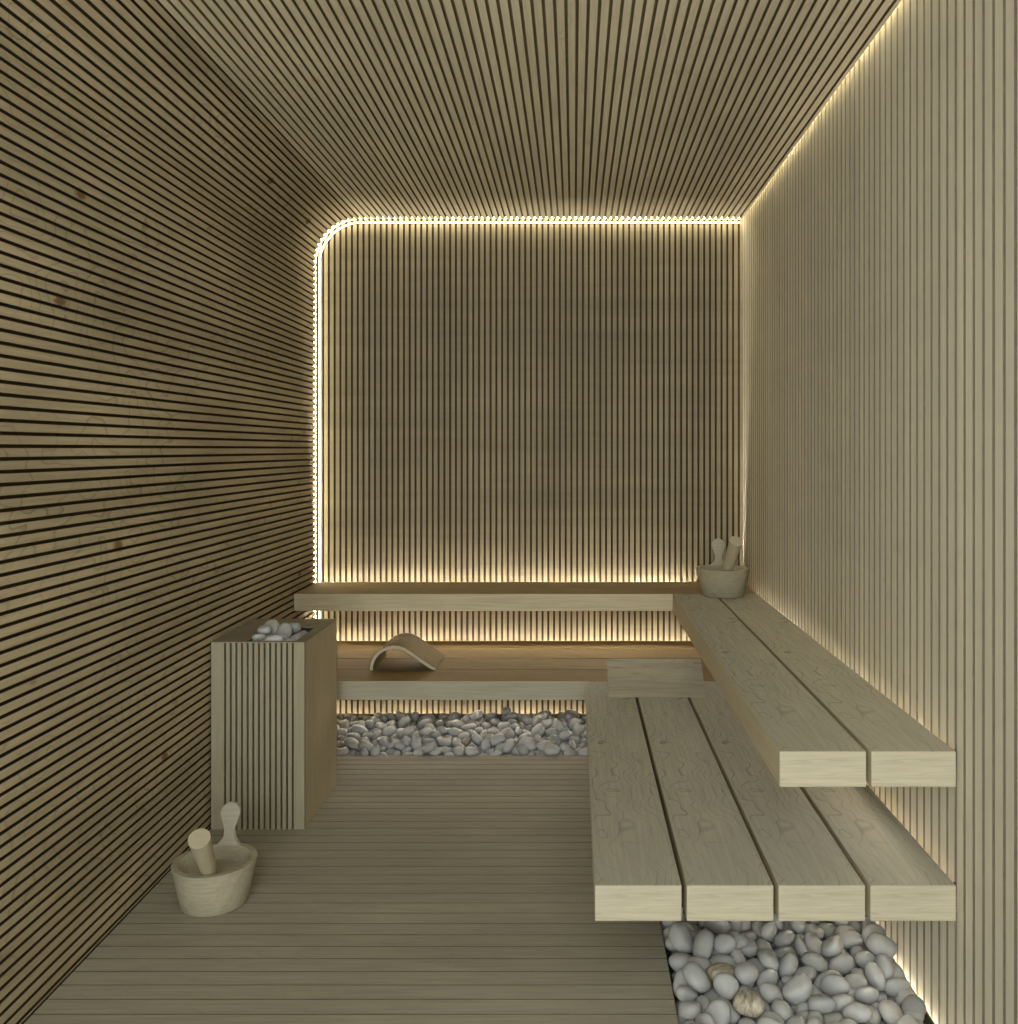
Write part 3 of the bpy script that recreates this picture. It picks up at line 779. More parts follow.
('F',7,0.0269,0.5289,1.9772,0.0294,0.694,0.51,0.282,0.423,1),
('F',9,0.0292,0.5126,1.8098,0.0151,0.172,0.174,-0.026,0.969,0),
('F',5,0.0333,0.2691,2.3687,-0.0005,0.903,-0.229,-0.048,-0.361,1),
('F',2,0.0321,0.5294,2.4702,0.0135,0.206,0.298,-0.214,0.907,0),
('F',0,0.0292,0.5321,1.7982,-0.0353,0.01,-0.007,0.036,0.999,0),
('F',2,0.0323,0.4208,2.2435,-0.0322,0.854,-0.051,0.037,-0.516,0),
('F',7,0.0319,0.3407,2.6317,-0.0215,0.403,0.611,-0.128,-0.669,0),
('F',3,0.033,0.6894,1.9126,-0.0001,0.903,0.275,0.324,-0.055,0),
('F',4,0.034,0.6854,2.3053,-0.0107,0.178,0.043,-0.304,0.935,1),
('F',9,0.0395,0.3213,2.0249,0.0192,0.379,-0.297,0.778,0.404,1),
('F',2,0.0355,0.7759,1.8496,0.0402,0.718,-0.398,0.111,0.56,0),
('F',1,0.0249,0.5549,1.8103,-0.0047,0.558,0.011,-0.802,0.212,0),
('F',6,0.0306,0.2666,2.0527,0.0219,0.685,-0.118,0.122,0.708,1),
('F',6,0.0338,0.5031,1.8607,0.0028,0.278,0.414,0.597,0.629,0),
('F',2,0.0254,0.5569,2.3903,-0.0332,0.46,-0.613,0.517,-0.381,0),
('F',2,0.0327,0.3164,2.1898,-0.0074,0.135,-0.35,0.836,-0.4,1),
('F',6,0.0281,0.3675,2.3807,0.0001,0.71,-0.285,-0.087,-0.638,0),
('F',6,0.0279,0.2556,2.5038,-0.0273,0.539,-0.448,-0.537,0.469,1),
('F',5,0.0308,0.5437,2.0866,-0.0041,0.774,-0.625,0.071,0.071,1),
('F',6,0.0299,0.3695,2.1735,-0.0143,0.234,-0.039,0.225,0.945,0),
('F',5,0.0385,0.7772,2.5055,0.0249,0.358,0.147,-0.393,0.834,0),
('F',5,0.0333,0.285,1.8593,0.0124,0.841,-0.111,-0.114,0.517,0),
('F',7,0.0312,0.4958,2.3642,-0.0075,0.711,0.018,0.063,0.701,1),
('F',3,0.0362,0.6159,2.0858,0.0144,0.451,-0.23,0.316,0.802,1),
('F',6,0.0264,0.7843,2.3502,0.0127,0.057,0.218,-0.274,0.935,0),
('F',6,0.0256,0.7869,2.1261,-0.0129,0.415,0.166,0.308,0.84,1),
('F',5,0.0322,0.7609,2.0165,-0.0018,0.054,0.979,0.151,0.127,1),
('F',4,0.0348,0.6163,2.6285,0.0084,0.093,-0.682,0.076,0.721,0),
('F',6,0.0238,0.4764,2.5454,0.0102,0.85,0.502,-0.147,0.072,0),
('F',1,0.034,0.4098,2.4688,-0.0026,0.977,0.177,0.007,-0.115,0),
('F',5,0.0298,0.4555,1.8086,0.0219,0.508,0.474,-0.197,-0.692,0),
('F',3,0.035,0.5276,1.8923,0.0035,0.534,-0.738,0.334,-0.241,0),
('F',2,0.0307,0.7375,1.9854,0.0244,0.338,-0.03,0.227,-0.913,1),
('F',6,0.0301,0.3875,2.5086,0.0252,0.892,0.267,0.106,0.349,0),
('F',3,0.031,0.2912,1.9963,0.0238,0.552,-0.654,0.157,-0.493,1),
('F',1,0.0423,0.5778,2.5535,0.0068,0.397,-0.022,-0.677,0.619,0),
('F',7,0.0326,0.5911,1.9554,-0.0024,0.523,0.06,-0.192,-0.828,0),
('F',6,0.0381,0.347,1.8818,0.0179,0.114,0.737,-0.251,-0.617,0),
('F',6,0.0297,0.7317,2.3005,0.0052,0.92,0.091,0.362,0.122,1),
('F',2,0.0307,0.5999,2.4166,0.0319,0.653,-0.137,0.304,-0.68,1),
('F',9,0.0419,0.2783,2.3301,0.0346,0.83,0.028,0.282,-0.48,1),
('F',4,0.0367,0.3308,1.9667,-0.0025,0.09,-0.238,-0.031,0.967,0),
('F',3,0.0344,0.5378,2.5197,0.0228,0.775,-0.253,-0.181,-0.55,0),
('F',2,0.0299,0.7389,2.4754,-0.0212,0.628,-0.314,-0.712,-0.013,0),
('F',6,0.0398,0.2718,2.5245,0.016,0.626,-0.319,-0.007,-0.712,0),
('F',1,0.0382,0.6701,2.2569,0.007,0.136,0.104,-0.499,-0.85,1),
('F',1,0.0314,0.6183,1.841,0.0191,0.418,-0.185,0.552,-0.697,0),
('F',2,0.0311,0.3213,2.6083,0.0015,0.717,0.372,-0.035,-0.588,0),
('F',4,0.0293,0.3378,1.747,-0.0215,0.231,-0.75,-0.332,0.523,0),
('F',9,0.0313,0.4564,2.6383,0.0179,0.171,0.465,-0.501,0.709,0),
('F',2,0.0319,0.4663,2.1286,0.0153,0.931,0.198,0.277,0.134,1),
('F',7,0.0317,0.5721,2.1305,0.0042,0.583,0.174,0.044,0.792,1),
('F',9,0.028,0.3298,2.0636,-0.0124,0.606,0.266,0.302,0.686,0),
('F',7,0.029,0.5399,1.8459,-0.0308,0.655,-0.008,0.21,0.726,0),
('F',0,0.0387,0.448,2.2437,0.0027,0.896,0.1,-0.017,0.433,1),
('F',7,0.028,0.6047,1.9871,0.0243,0.189,-0.855,0.401,-0.268,1),
('F',0,0.0316,0.4575,2.3943,0.0012,0.966,-0.193,-0.157,-0.066,1),
('F',8,0.0339,0.2646,2.1866,0.0042,0.798,0.328,-0.195,0.467,1),
('F',4,0.038,0.3844,2.3927,0.0385,0.73,-0.545,0.179,-0.372,1),
('F',0,0.0286,0.7314,2.6305,-0.0024,0.523,0.163,0.007,0.836,0),
('F',1,0.0299,0.3985,2.2039,-0.0235,0.758,-0.262,0.597,-0.024,0),
('F',7,0.0244,0.4402,2.0997,-0.0009,0.837,-0.29,0.338,-0.317,1),
('F',8,0.0298,0.2884,2.3953,0.0235,0.233,-0.97,-0.04,0.06,1),
('F',4,0.0368,0.7073,1.7696,0.0317,0.308,0.526,-0.689,-0.392,0),
('F',1,0.0399,0.4697,1.9233,0.0143,0.049,0.177,-0.008,-0.983,0),
('F',9,0.025,0.7306,2.1521,-0.0089,0.826,0.042,0.172,0.534,1),
('F',5,0.0326,0.5686,2.2237,-0.0008,0.033,0.156,-0.136,-0.978,1),
('F',7,0.0309,0.3378,2.0157,-0.0316,0.096,0.871,-0.479,-0.046,0),
('F',1,0.0298,0.2996,2.0837,0.0082,0.392,-0.629,0.593,-0.314,1),
('F',2,0.033,0.7252,2.1705,0.029,0.538,-0.312,-0.629,0.468,1),
('F',2,0.0311,0.7108,1.9893,-0.0114,0.25,0.108,-0.546,0.793,0),
('F',0,0.0314,0.3367,2.5643,-0.0216,0.862,0.25,-0.423,0.122,0),
('F',3,0.0249,0.711,2.44,-0.0374,0.007,-0.012,-0.026,1,0),
('F',9,0.0422,0.7091,2.5436,0.027,0.143,0.032,0.004,0.989,0),
('F',6,0.0364,0.7146,1.8079,-0.0226,0.75,-0.15,0.272,0.584,0),
('F',6,0.0403,0.2728,1.7615,0.01,0.718,-0.181,0.204,0.641,0),
('F',0,0.0281,0.5113,2.303,-0.0319,0.249,0.42,-0.87,-0.068,0),
('F',3,0.0339,0.5086,1.7562,0.0222,0.761,0.214,-0.107,-0.603,0),
('F',6,0.0326,0.624,1.7533,0.0289,0.779,0.331,-0.282,-0.453,0),
('F',7,0.029,0.4149,2.2776,0.0055,0.477,0.336,-0.249,0.773,1),
('F',3,0.0266,0.7952,2.0221,-0.026,0.522,-0.634,0.327,-0.468,0),
('F',3,0.0266,0.6659,2.5205,-0.0052,0.626,0.211,-0.112,-0.742,0),
('F',1,0.0367,0.7169,2.3401,0.0267,0.98,-0.172,-0.07,-0.075,1),
('F',0,0.0397,0.661,2.2975,0.0317,0.241,0.824,0.505,0.095,1),
('F',6,0.0287,0.2623,1.8062,0.0244,0.645,-0.264,-0.265,-0.666,0),
('F',7,0.0266,0.5018,2.254,-0.0166,0.179,-0.54,0.418,-0.708,0),
('F',3,0.0332,0.3307,1.8289,0.0281,0.247,0.566,0.11,-0.779,0),
('F',5,0.0376,0.7733,2.2633,0.0521,0.119,-0.919,0.37,0.064,1),
('F',3,0.0286,0.5989,2.4995,-0.0029,0.317,-0.075,0.033,-0.945,0),
('F',2,0.03,0.5666,1.7866,0.0263,0.611,-0.045,0.294,-0.733,0),
('F',4,0.0289,0.7424,1.745,0.0361,0.484,-0.097,0.502,-0.71,0),
('F',5,0.0381,0.5594,1.9354,0.0332,0.027,-0.489,0.855,0.171,1),
('F',4,0.0317,0.5742,1.8479,-0.0048,0.127,-0.019,0.197,0.972,0),
('F',8,0.0277,0.398,1.9773,-0.0094,0.521,0.041,0.191,0.831,0),
('F',7,0.0334,0.785,2.5845,0.0038,0.79,-0.35,-0.023,-0.503,0),
('F',1,0.0348,0.3103,2.2216,0.025,0.232,-0.193,0.088,-0.949,1),
('F',6,0.0337,0.2683,2.4369,0.0567,0.181,-0.852,0.49,-0.001,0),
('F',4,0.0335,0.5317,2.234,0.019,0.35,0.361,-0.266,-0.822,1),
('F',0,0.0347,0.6927,2.6118,0.0142,0.4,-0.878,0.249,0.085,0),
('F',4,0.0313,0.357,2.1202,0.0369,0.251,-0.89,0.378,0.053,1),
('F',9,0.0273,0.3095,1.8024,0.004,0.703,-0.567,0.183,-0.389,0),
('F',5,0.0247,0.362,2.0103,-0.0047,0.615,0.21,0.397,0.648,0),
('F',0,0.0346,0.3753,2.4279,-0.009,0.883,-0.446,0.144,0.02,0),
('F',8,0.0305,0.4219,2.1912,0.0123,0.026,0.839,0.489,0.236,1),
('F',0,0.0426,0.7736,2.6297,0.0254,0.174,-0.217,0.631,-0.724,0),
('F',1,0.0432,0.3283,2.2892,0.0403,0.241,0.754,0.418,0.446,1),
('F',3,0.0327,0.3579,1.8152,-0.0004,0.039,0.844,0.062,0.531,0),
('F',8,0.0313,0.3507,2.5864,0.0262,0.794,-0.201,-0.311,0.482,0),
('F',9,0.0365,0.4371,1.9828,0.0156,0.814,0.447,-0.141,-0.342,1),
('F',7,0.0363,0.2692,2.4638,0.0149,0.662,0.64,-0.387,-0.037,1),
('F',5,0.0402,0.5494,1.8501,0.0388,0.685,-0.019,-0.216,0.696,0),
('F',8,0.0332,0.7767,2.1638,0.0084,0.944,-0.314,-0.053,0.087,1),
('F',8,0.0333,0.2851,2.6347,0.0281,0.152,0.075,-0.226,-0.959,0),
('F',8,0.0326,0.46,1.7534,0.0113,0.232,-0.789,0.424,-0.379,0),
('F',6,0.0321,0.3541,2.0662,0.0097,0.606,0.212,0.263,0.721,1),
('F',1,0.032,0.6845,2.1068,0.0249,0.073,0.275,-0.881,0.378,1),
('F',2,0.028,0.5428,2.4291,0.0298,0.328,0.755,-0.485,-0.296,1),
('F',1,0.0315,0.359,2.4616,0.0121,0.547,-0.516,-0.053,0.657,1),
('F',6,0.0283,0.6605,1.8709,0.0105,0.242,0.42,0.771,0.413,0),
('F',4,0.0392,0.465,2.51,0.032,0.644,0.198,0.165,-0.721,0),
('F',6,0.0316,0.7349,1.7463,-0.0177,0.629,0.168,0.749,0.126,0),
('F',6,0.0306,0.564,2.055,0.0348,0.115,0.987,0.099,0.051,1),
('F',2,0.0333,0.6055,2.2617,0.0126,0.26,0.123,0.159,0.944,1),
('F',4,0.0299,0.7091,1.8345,0.0195,0.907,0.298,-0.282,0.092,0),
('F',7,0.0312,0.3176,1.9127,-0.0109,0.884,0.419,0.02,0.207,0),
('F',4,0.0374,0.5484,2.334,-0.0116,0.408,-0.09,-0.299,-0.858,1),
('F',6,0.0371,0.5286,2.1264,0.0237,0.965,0.06,-0.256,0.015,1),
('F',5,0.0323,0.6368,2.4742,-0.019,0.091,0.519,-0.329,0.784,0),
('F',0,0.0311,0.7317,1.9506,-0.0207,0.718,0.277,0.415,-0.485,0),
('F',5,0.0408,0.3595,2.1817,0.0274,0.261,-0.097,0.011,-0.96,1),
('F',4,0.0291,0.5329,1.9467,-0.0028,0.687,-0.105,-0.182,0.695,0),
('F',1,0.0327,0.4723,2.197,0.0048,0.692,-0.685,-0.201,0.104,1),
('F',4,0.0336,0.4502,2.3395,0.0054,0.612,-0.131,0.025,-0.78,1),
('F',5,0.0314,0.721,2.3904,0.0121,0.583,0.773,0.246,-0.05,1),
('F',3,0.0373,0.6436,1.9956,0.0013,0.861,-0.158,-0.006,-0.484,0),
('F',4,0.0343,0.4584,2.4453,0.005,0.757,-0.128,-0.632,0.107,1),
('F',9,0.0268,0.5387,2.5866,0.011,0.064,0.42,-0.421,-0.802,0),
('F',9,0.0398,0.6991,2.4326,-0.0034,0.986,-0.061,0.122,0.099,1),
('F',7,0.0316,0.6775,2.174,0.0098,0.916,0.306,-0.24,-0.101,1),
('F',2,0.0344,0.7781,2.3291,0.043,0.191,-0.078,0.324,-0.924,1),
('F',7,0.0334,0.658,2.4692,0.0203,0.266,0.481,-0.727,-0.412,1),
('F',7,0.0351,0.2911,1.8249,0.0495,0.021,0.436,0.49,0.754,0),
('F',4,0.0309,0.2992,2.5809,0.0247,0.934,0.164,0.196,-0.248,0),
('F',4,0.0312,0.5722,1.7398,0.0155,0.431,0.182,0.601,-0.648,0),
('F',8,0.0286,0.5167,2.3846,0.0258,0.766,-0.534,-0.284,0.219,1),
('F',1,0.0294,0.419,2.3207,0.0349,0.058,-0.884,0.463,0.017,1),
('F',2,0.0255,0.309,1.9396,0.0206,0.368,-0.767,0.456,-0.263,0),
('F',5,0.0324,0.4133,2.1619,0.0425,0.826,0.062,-0.015,0.561,1),
('F',4,0.0272,0.4383,1.8795,0.0259,0.253,0.351,0.335,0.837,0),
('F',8,0.0357,0.617,2.1247,0.0348,0.155,-0.284,-0.56,0.762,1),
('F',2,0.0388,0.7509,1.8889,0.0545,0.629,0.654,0.041,0.418,0),
('F',4,0.0338,0.405,2.4848,0.0506,0.881,0.258,0.107,0.382,0),
('F',5,0.0249,0.587,2.3258,0.0117,0.39,0.471,0.211,0.762,1),
('F',4,0.0332,0.7045,2.4783,0.0222,0.498,-0.37,0.193,-0.76,0),
('F',4,0.0401,0.6156,2.1674,0.0074,0.846,0.496,-0.19,0.051,1),
('F',8,0.0378,0.5117,2.5875,0.0431,0.35,-0.099,0.547,-0.754,0),
('F',8,0.0359,0.4777,2.0703,0.0082,0.663,-0.281,0.097,-0.687,1),
('F',4,0.0261,0.5562,1.9893,0.0039,0.277,-0.926,0.015,-0.256,0),
('F',3,0.0323,0.3878,1.9547,0.026,0.835,-0.195,0.09,0.507,0),
('F',8,0.0299,0.7278,1.8992,0.0075,0.825,-0.488,0.216,0.187,0),
('F',8,0.0274,0.26,1.8619,0.0416,0.282,-0.743,-0.607,-0.005,0),
('F',0,0.0272,0.5391,2.0215,0.0112,0.521,0.594,-0.368,0.49,1),
('F',4,0.0309,0.3837,2.2882,0.0429,0.089,0.133,0.206,-0.965,1),
('F',2,0.0253,0.7347,1.9361,0.01,0.569,0.4,-0.307,0.649,0),
('F',8,0.033,0.6129,2.2051,-0.0191,0.776,0.251,-0.422,0.397,0),
('F',5,0.0339,0.262,2.0995,-0.0186,0.252,-0.627,0.145,0.723,1),
('F',2,0.0323,0.5917,1.8805,0.0142,0.021,0.141,0.271,0.952,0),
('F',8,0.027,0.7191,2.422,0.0334,0.655,-0.034,-0.229,-0.719,1),
('F',4,0.04,0.4227,2.426,0.0304,0.644,-0.319,0.695,-0.022,1),
('F',6,0.0399,0.4172,1.7716,0.0403,0.04,-0.01,-0.088,-0.995,0),
('F',9,0.0339,0.4924,2.2998,0.0028,0.106,0.731,0.674,-0.007,1),
('F',8,0.0283,0.3195,2.3603,0.0127,0.596,0.707,0.164,-0.343,1),
('F',4,0.0406,0.3994,2.0524,0.0371,0.66,-0.116,0.013,-0.742,1),
('F',9,0.0327,0.6313,2.5171,0.0177,0.722,-0.246,0.186,-0.62,0),
('F',0,0.0311,0.6237,1.8001,0.0327,0.628,0.765,-0.123,-0.072,0),
('F',3,0.0315,0.3727,2.6391,0.0225,0.843,-0.504,0.059,0.177,0),
('F',3,0.0298,0.4877,2.2423,0.0248,0.67,0.182,0.146,0.704,1),
('F',5,0.032,0.5925,2.5946,0.0339,0.872,0.269,-0.401,0.083,0),
('F',2,0.0291,0.6639,1.9448,0.015,0.695,0.582,0.423,-0.004,0),
('B',0,0.0255,0.0398,3.8742,-0.0331,0.589,0.025,-0.006,-0.807,0),
('B',8,0.0275,0.2011,3.8709,-0.0295,0.959,0.073,0.007,0.273,0),
('B',7,0.0349,-0.8549,3.956,-0.0252,0.381,0.067,-0.204,-0.899,0),
('B',7,0.0307,-0.4629,3.8515,-0.0279,0.946,0.182,-0.054,-0.264,0),
('B',0,0.0304,-1.0266,4.2272,-0.0224,0.348,0.011,0.031,0.937,0),
('B',0,0.0273,-0.3413,3.8721,-0.0323,0.52,0.025,-0.027,-0.853,0),
('B',3,0.0302,-1.1135,3.8786,-0.0309,0.993,-0.033,0.056,-0.099,0),
('B',0,0.0274,-0.8686,4.2027,-0.0246,0.351,0.02,-0.031,-0.936,0),
('B',4,0.036,-0.62,4.0327,-0.0226,0.352,-0.032,0.037,0.935,0),
('B',5,0.0272,-0.5365,4.0496,-0.0271,0.491,-0.029,0.154,-0.857,0),
('B',6,0.0315,-0.6868,3.8899,-0.0282,0.877,0.031,0.034,-0.478,0),
('B',3,0.0332,-0.3608,3.9639,-0.0288,0.83,0.006,0.079,-0.552,0),
('B',7,0.0311,-0.3006,4.0463,-0.0234,0.423,0.063,-0.099,0.899,0),
('B',5,0.0281,-0.9708,3.9344,-0.0294,0.994,0.037,0.021,-0.102,0),
('B',4,0.0327,0.1345,4.0512,-0.0239,0.126,0.048,-0.022,-0.991,0),
('B',1,0.031,-1.1959,3.9511,-0.0284,0.098,-0.046,-0.044,0.993,0),
('B',0,0.033,-0.1222,3.9665,-0.0289,0.99,0.022,0.013,-0.141,0),
('B',9,0.0306,-0.1962,4.335,-0.0191,0.194,-0.048,-0.108,0.974,0),
('B',2,0.0393,-0.768,4.2167,-0.0164,0.905,-0.064,-0.018,0.42,0),
('B',0,0.0281,-0.2227,3.8542,-0.0317,0.806,0.003,0.029,0.592,0),
('B',8,0.026,-0.0496,4.3192,-0.0192,0.984,0.044,0.072,0.159,0),
('B',7,0.0269,-0.2796,3.9703,-0.0295,0.235,0.042,-0.185,-0.953,0),
('B',3,0.0328,-0.1142,4.1274,-0.0243,0.063,-0.044,-0.055,0.996,0),
('B',2,0.0333,0.2224,4.0369,-0.0249,0.821,-0.023,0.025,-0.57,0),
('B',2,0.0263,-0.6931,4.3011,-0.0209,0.886,-0.033,-0.041,0.461,0),
('B',0,0.0388,0.1291,4.226,-0.0182,0.064,0.03,0.018,0.997,0),
('B',6,0.038,0.0506,4.2975,-0.0142,0.369,0.019,0.022,-0.929,0),
('B',1,0.0284,-0.3623,4.1277,-0.0246,0.95,0.073,0.038,0.301,0),
('B',9,0.0334,-1.1031,3.9647,-0.0288,0.53,-0.044,0.121,-0.838,0),
('B',2,0.0342,0.0443,4.2223,-0.0188,0.181,-0.013,-0.031,0.983,0),
('B',6,0.0348,-0.9478,4.231,-0.0179,0.976,-0.007,0.028,-0.218,0),
('B',7,0.028,-0.4482,4.299,-0.0188,0.361,0.096,-0.271,-0.887,0),
('B',7,0.035,-1.0273,4.1299,-0.0198,0.822,0.054,-0.144,-0.549,0),
('B',2,0.0312,-1.0195,3.8678,-0.0287,0.853,-0.031,-0.042,0.519,0),
('B',4,0.0333,-0.5241,4.1652,-0.0201,0.985,-0.009,0.045,-0.165,0),
('B',0,0.0288,-0.7183,4.2556,-0.0223,0.977,0.022,0.012,-0.214,0),
('B',0,0.0293,-0.6157,4.2293,-0.0228,0.191,-0.001,0.037,0.981,0),
('B',0,0.0259,0.0503,3.9381,-0.0329,0.563,0.027,-0.026,-0.825,0),
('B',8,0.0283,-0.1688,4.1234,-0.0237,0.775,-0.01,0.055,0.63,0),
('B',5,0.03,-0.9337,4.1146,-0.0236,0.123,-0.004,0.08,-0.989,0),
('B',8,0.0301,-0.9506,4.0539,-0.025,0.368,-0.001,0.107,0.924,0),
('B',1,0.0264,-1.0169,4.0652,-0.0275,0.824,-0.016,0.062,-0.563,0),
('B',8,0.0352,-0.4546,3.9702,-0.024,0.998,-0.023,0.022,-0.045,0),
('B',9,0.0315,-0.3553,4.0581,-0.0266,0.901,-0.097,-0.08,0.415,0),
('B',0,0.0324,-1.0173,3.9684,-0.0291,0.693,0.031,-0.021,-0.72,0),
('B',9,0.0339,-0.0502,3.8849,-0.0288,0.678,-0.08,0.116,-0.721,1),
('B',0,0.0306,-0.2894,4.2365,-0.0219,0.345,0.006,0.045,0.937,0),
('B',4,0.0368,-0.1136,4.2366,-0.016,0.868,-0.038,0.024,0.495,0),
('B',9,0.0304,0.2149,3.9811,-0.0298,0.066,0.018,0.116,-0.991,0),
('B',3,0.03,-0.4546,4.1491,-0.0246,0.842,0.019,0.103,-0.529,0),
('B',0,0.0257,-0.8811,3.8681,-0.033,0.353,0.034,0.009,0.935,0),
('B',6,0.0236,0.1102,3.8814,-0.0326,0.491,0.016,0.024,-0.871,0),
('B',1,0.0278,-0.1203,4.0338,-0.0277,0.977,0.134,0.072,0.152,0),
('B',5,0.0378,-1.1989,4.1407,-0.0181,0.989,0.038,0.02,-0.142,0),
('B',8,0.0319,-1.2039,3.8504,-0.0267,0.976,0.038,0.086,0.196,0),
('B',0,0.0349,-0.5416,4.2208,-0.0203,0.278,-0.011,0.023,0.96,0),
('B',6,0.0277,0.2036,4.2268,-0.022,0.991,0.011,0.038,-0.124,0),
('B',4,0.0325,-0.0343,4.1615,-0.0208,0.443,0.051,0.017,-0.895,0),
('B',8,0.0306,0.125,3.9549,-0.0273,0.851,0.197,0.016,-0.486,0),
('B',6,0.0368,-0.6794,3.955,-0.0246,0.688,0.004,-0.029,0.725,0),
('B',9,0.0385,-0.7781,4.2876,-0.0164,0.662,-0.115,-0.071,0.737,1),
('B',4,0.028,-0.9276,3.9053,-0.0297,0.987,-0.024,0.038,0.157,1),
('B',5,0.0318,-0.4394,4.2068,-0.0197,0.594,-0.135,-0.091,0.788,0),
('B',6,0.0284,-0.5179,3.8753,-0.0299,0.402,-0.036,0.028,0.915,0),
('B',3,0.0342,-0.0325,4.219,-0.0207,0.993,-0.027,-0.006,0.118,0),
('B',3,0.0358,-0.6149,3.961,-0.0278,0.32,0,0.056,-0.946,0),
('B',5,0.0342,0.0547,4.1254,-0.0208,0.667,-0.051,0.059,-0.741,0),
('B',8,0.0301,0.1217,4.2942,-0.0171,0.571,-0.015,0.09,-0.816,0),
('B',9,0.0292,-0.213,4.0264,-0.029,0.498,-0.088,-0.095,0.857,0),
('B',9,0.0294,-0.5298,3.9639,-0.0308,0.928,-0.098,0.065,-0.353,0),
('B',7,0.033,-1.0918,4.1269,-0.0211,0.252,0.073,0.105,0.959,0),
('B',2,0.026,0.056,4.0687,-0.028,0.759,-0.055,-0.035,0.647,0),
('B',7,0.0318,-0.5967,4.1234,-0.0219,0.545,0.02,-0.125,-0.829,0),
('B',1,0.0232,-0.6181,4.3349,-0.0212,0.564,0.018,-0.009,-0.826,0),
('B',3,0.0298,-1.0495,4.3292,-0.0197,0.622,0.012,0.064,-0.78,0),
('B',0,0.0315,-0.2789,4.301,-0.0196,0.872,0.006,-0.031,-0.488,0),
('B',9,0.0283,-0.5477,4.2895,-0.0215,0.991,-0.115,0.015,0.07,0),
('B',0,0.0341,-1.2026,4.3237,-0.0173,0.346,-0.041,-0.019,-0.937,0),
('B',0,0.033,-0.8853,4.147,-0.0235,0.656,0.027,-0.01,-0.754,0),
('B',5,0.0335,-0.4488,4.026,-0.024,0.808,-0.025,0.038,0.588,0),
('B',7,0.0335,-0.0615,3.9634,-0.0259,0.593,0.117,-0.191,-0.773,0),
('B',4,0.0323,-0.3851,4.2259,-0.0189,0.363,-0.032,0.037,0.931,0),
('B',9,0.0291,-1.1171,4.2322,-0.0228,0.935,-0.099,0.063,-0.335,0),
('B',6,0.0273,-1.1037,4.3318,-0.0191,0.818,0.025,0.028,-0.574,0),
('B',7,0.0295,-0.2842,4.1354,-0.023,0.93,0.211,-0.093,-0.285,0),
('B',3,0.0308,-0.792,3.9879,-0.0294,0.39,0.039,0.061,-0.918,0),
('B',1,0.0345,-1.2025,4.2323,-0.0179,0.963,-0.056,0.029,0.263,0),
('B',5,0.0247,0.1963,4.138,-0.0258,0.068,-0.024,0.048,0.996,0),
('B',6,0.0252,-0.8712,4.0608,-0.0284,0.344,0.019,0.026,-0.938,0),
('B',2,0.0317,-0.6296,3.8582,-0.0285,0.688,-0.038,0.054,-0.723,0),
('B',0,0.0307,-0.3663,4.3163,-0.0196,0.431,0.009,0.036,0.902,0),
('B',5,0.0227,-0.7327,4.0362,-0.0299,0.533,0.016,0.016,0.846,0),
('B',5,0.029,-1.1028,4.0657,-0.0256,0.399,-0.082,-0.009,0.913,0),
('B',1,0.0307,-0.8797,4.3056,-0.0177,0.952,-0.029,0.013,-0.303,0),
('B',9,0.0351,-0.6899,4.1329,-0.0229,0.688,-0.098,-0.065,0.716,0),
('B',6,0.0296,0.21,4.3249,-0.018,0.784,0.006,0.028,-0.62,0),
('B',3,0.0288,-1.2103,4.0573,-0.0284,0.624,-0.011,0.063,-0.779,0),
('B',0,0.0325,0.1105,4.1234,-0.0245,0.544,-0.009,-0.03,-0.838,0),
('B',8,0.0333,-0.7779,4.0461,-0.0233,0.558,0.024,0.108,0.822,0),
('B',6,0.0311,-0.2148,3.9657,-0.0279,0.799,0.033,0.028,-0.6,0),
('B',3,0.0254,-0.2855,3.8994,-0.033,0.26,-0.039,0.053,-0.963,0),
('B',8,0.0317,-0.1857,4.2336,-0.0187,0.324,-0.006,0.106,0.94,0),
('B',1,0.0314,-0.8008,4.1579,-0.0214,0.754,0.065,0.111,-0.644,0),
('B',1,0.0305,-0.0922,3.8484,-0.0284,0.048,-0.008,0.194,0.98,0),
('B',8,0.0321,-0.1378,4.3045,-0.0163,0.003,0.05,-0.15,-0.987,0),
('B',3,0.0332,-0.047,4.0476,-0.0265,0.09,0.048,0.044,-0.994,1),
('B',5,0.0404,-0.7834,3.8996,-0.0225,0.99,-0.135,0.05,-0.011,1),
('B',3,0.0323,-0.9341,4.324,-0.0187,0.553,-0.061,-0.031,0.83,0),
('B',9,0.0298,-1.2067,4.0011,-0.0295,0.947,-0.112,0.064,-0.293,0),
('B',5,0.0355,-0.8993,4.1995,0.0051,0.947,-0.034,0.088,-0.307,1),
('B',0,0.0282,-0.3476,4.2606,-0.0225,0.121,0.026,0.017,0.992,0),
('B',2,0.0359,-0.2223,4.1197,-0.0187,0.99,-0.054,-0.133,-0.009,1),
('B',1,0.0281,-1.0287,3.9157,-0.0291,0.094,-0.004,0.982,-0.163,0),
('B',1,0.0327,0.0925,4.0708,-0.009,0.351,0.492,-0.306,-0.735,0),
('B',6,0.0301,-1.1337,4.1132,-0.0165,0.745,0.523,-0.347,-0.228,0),
('B',0,0.0308,-0.5438,3.8956,-0.0069,0.889,-0.214,-0.02,0.404,1),
('B',5,0.0381,-1.1352,4.0208,-0.0209,0.959,0.111,0.008,-0.26,0),
('B',4,0.0315,-0.7348,4.1348,-0.0147,0.458,-0.398,-0.167,0.777,0),
('B',5,0.0377,-0.8434,4.1251,-0.0106,0.468,0.233,-0.213,0.826,0),
('B',4,0.0288,0.1499,4.1777,-0.0224,0.998,0.005,0.056,-0.019,0),
('B',2,0.0326,-0.0987,4.0679,-0.0115,0.441,-0.199,0.5,0.718,1),
('B',8,0.0398,0.2168,4.2231,0.0157,0.468,0.102,0.123,0.869,0),
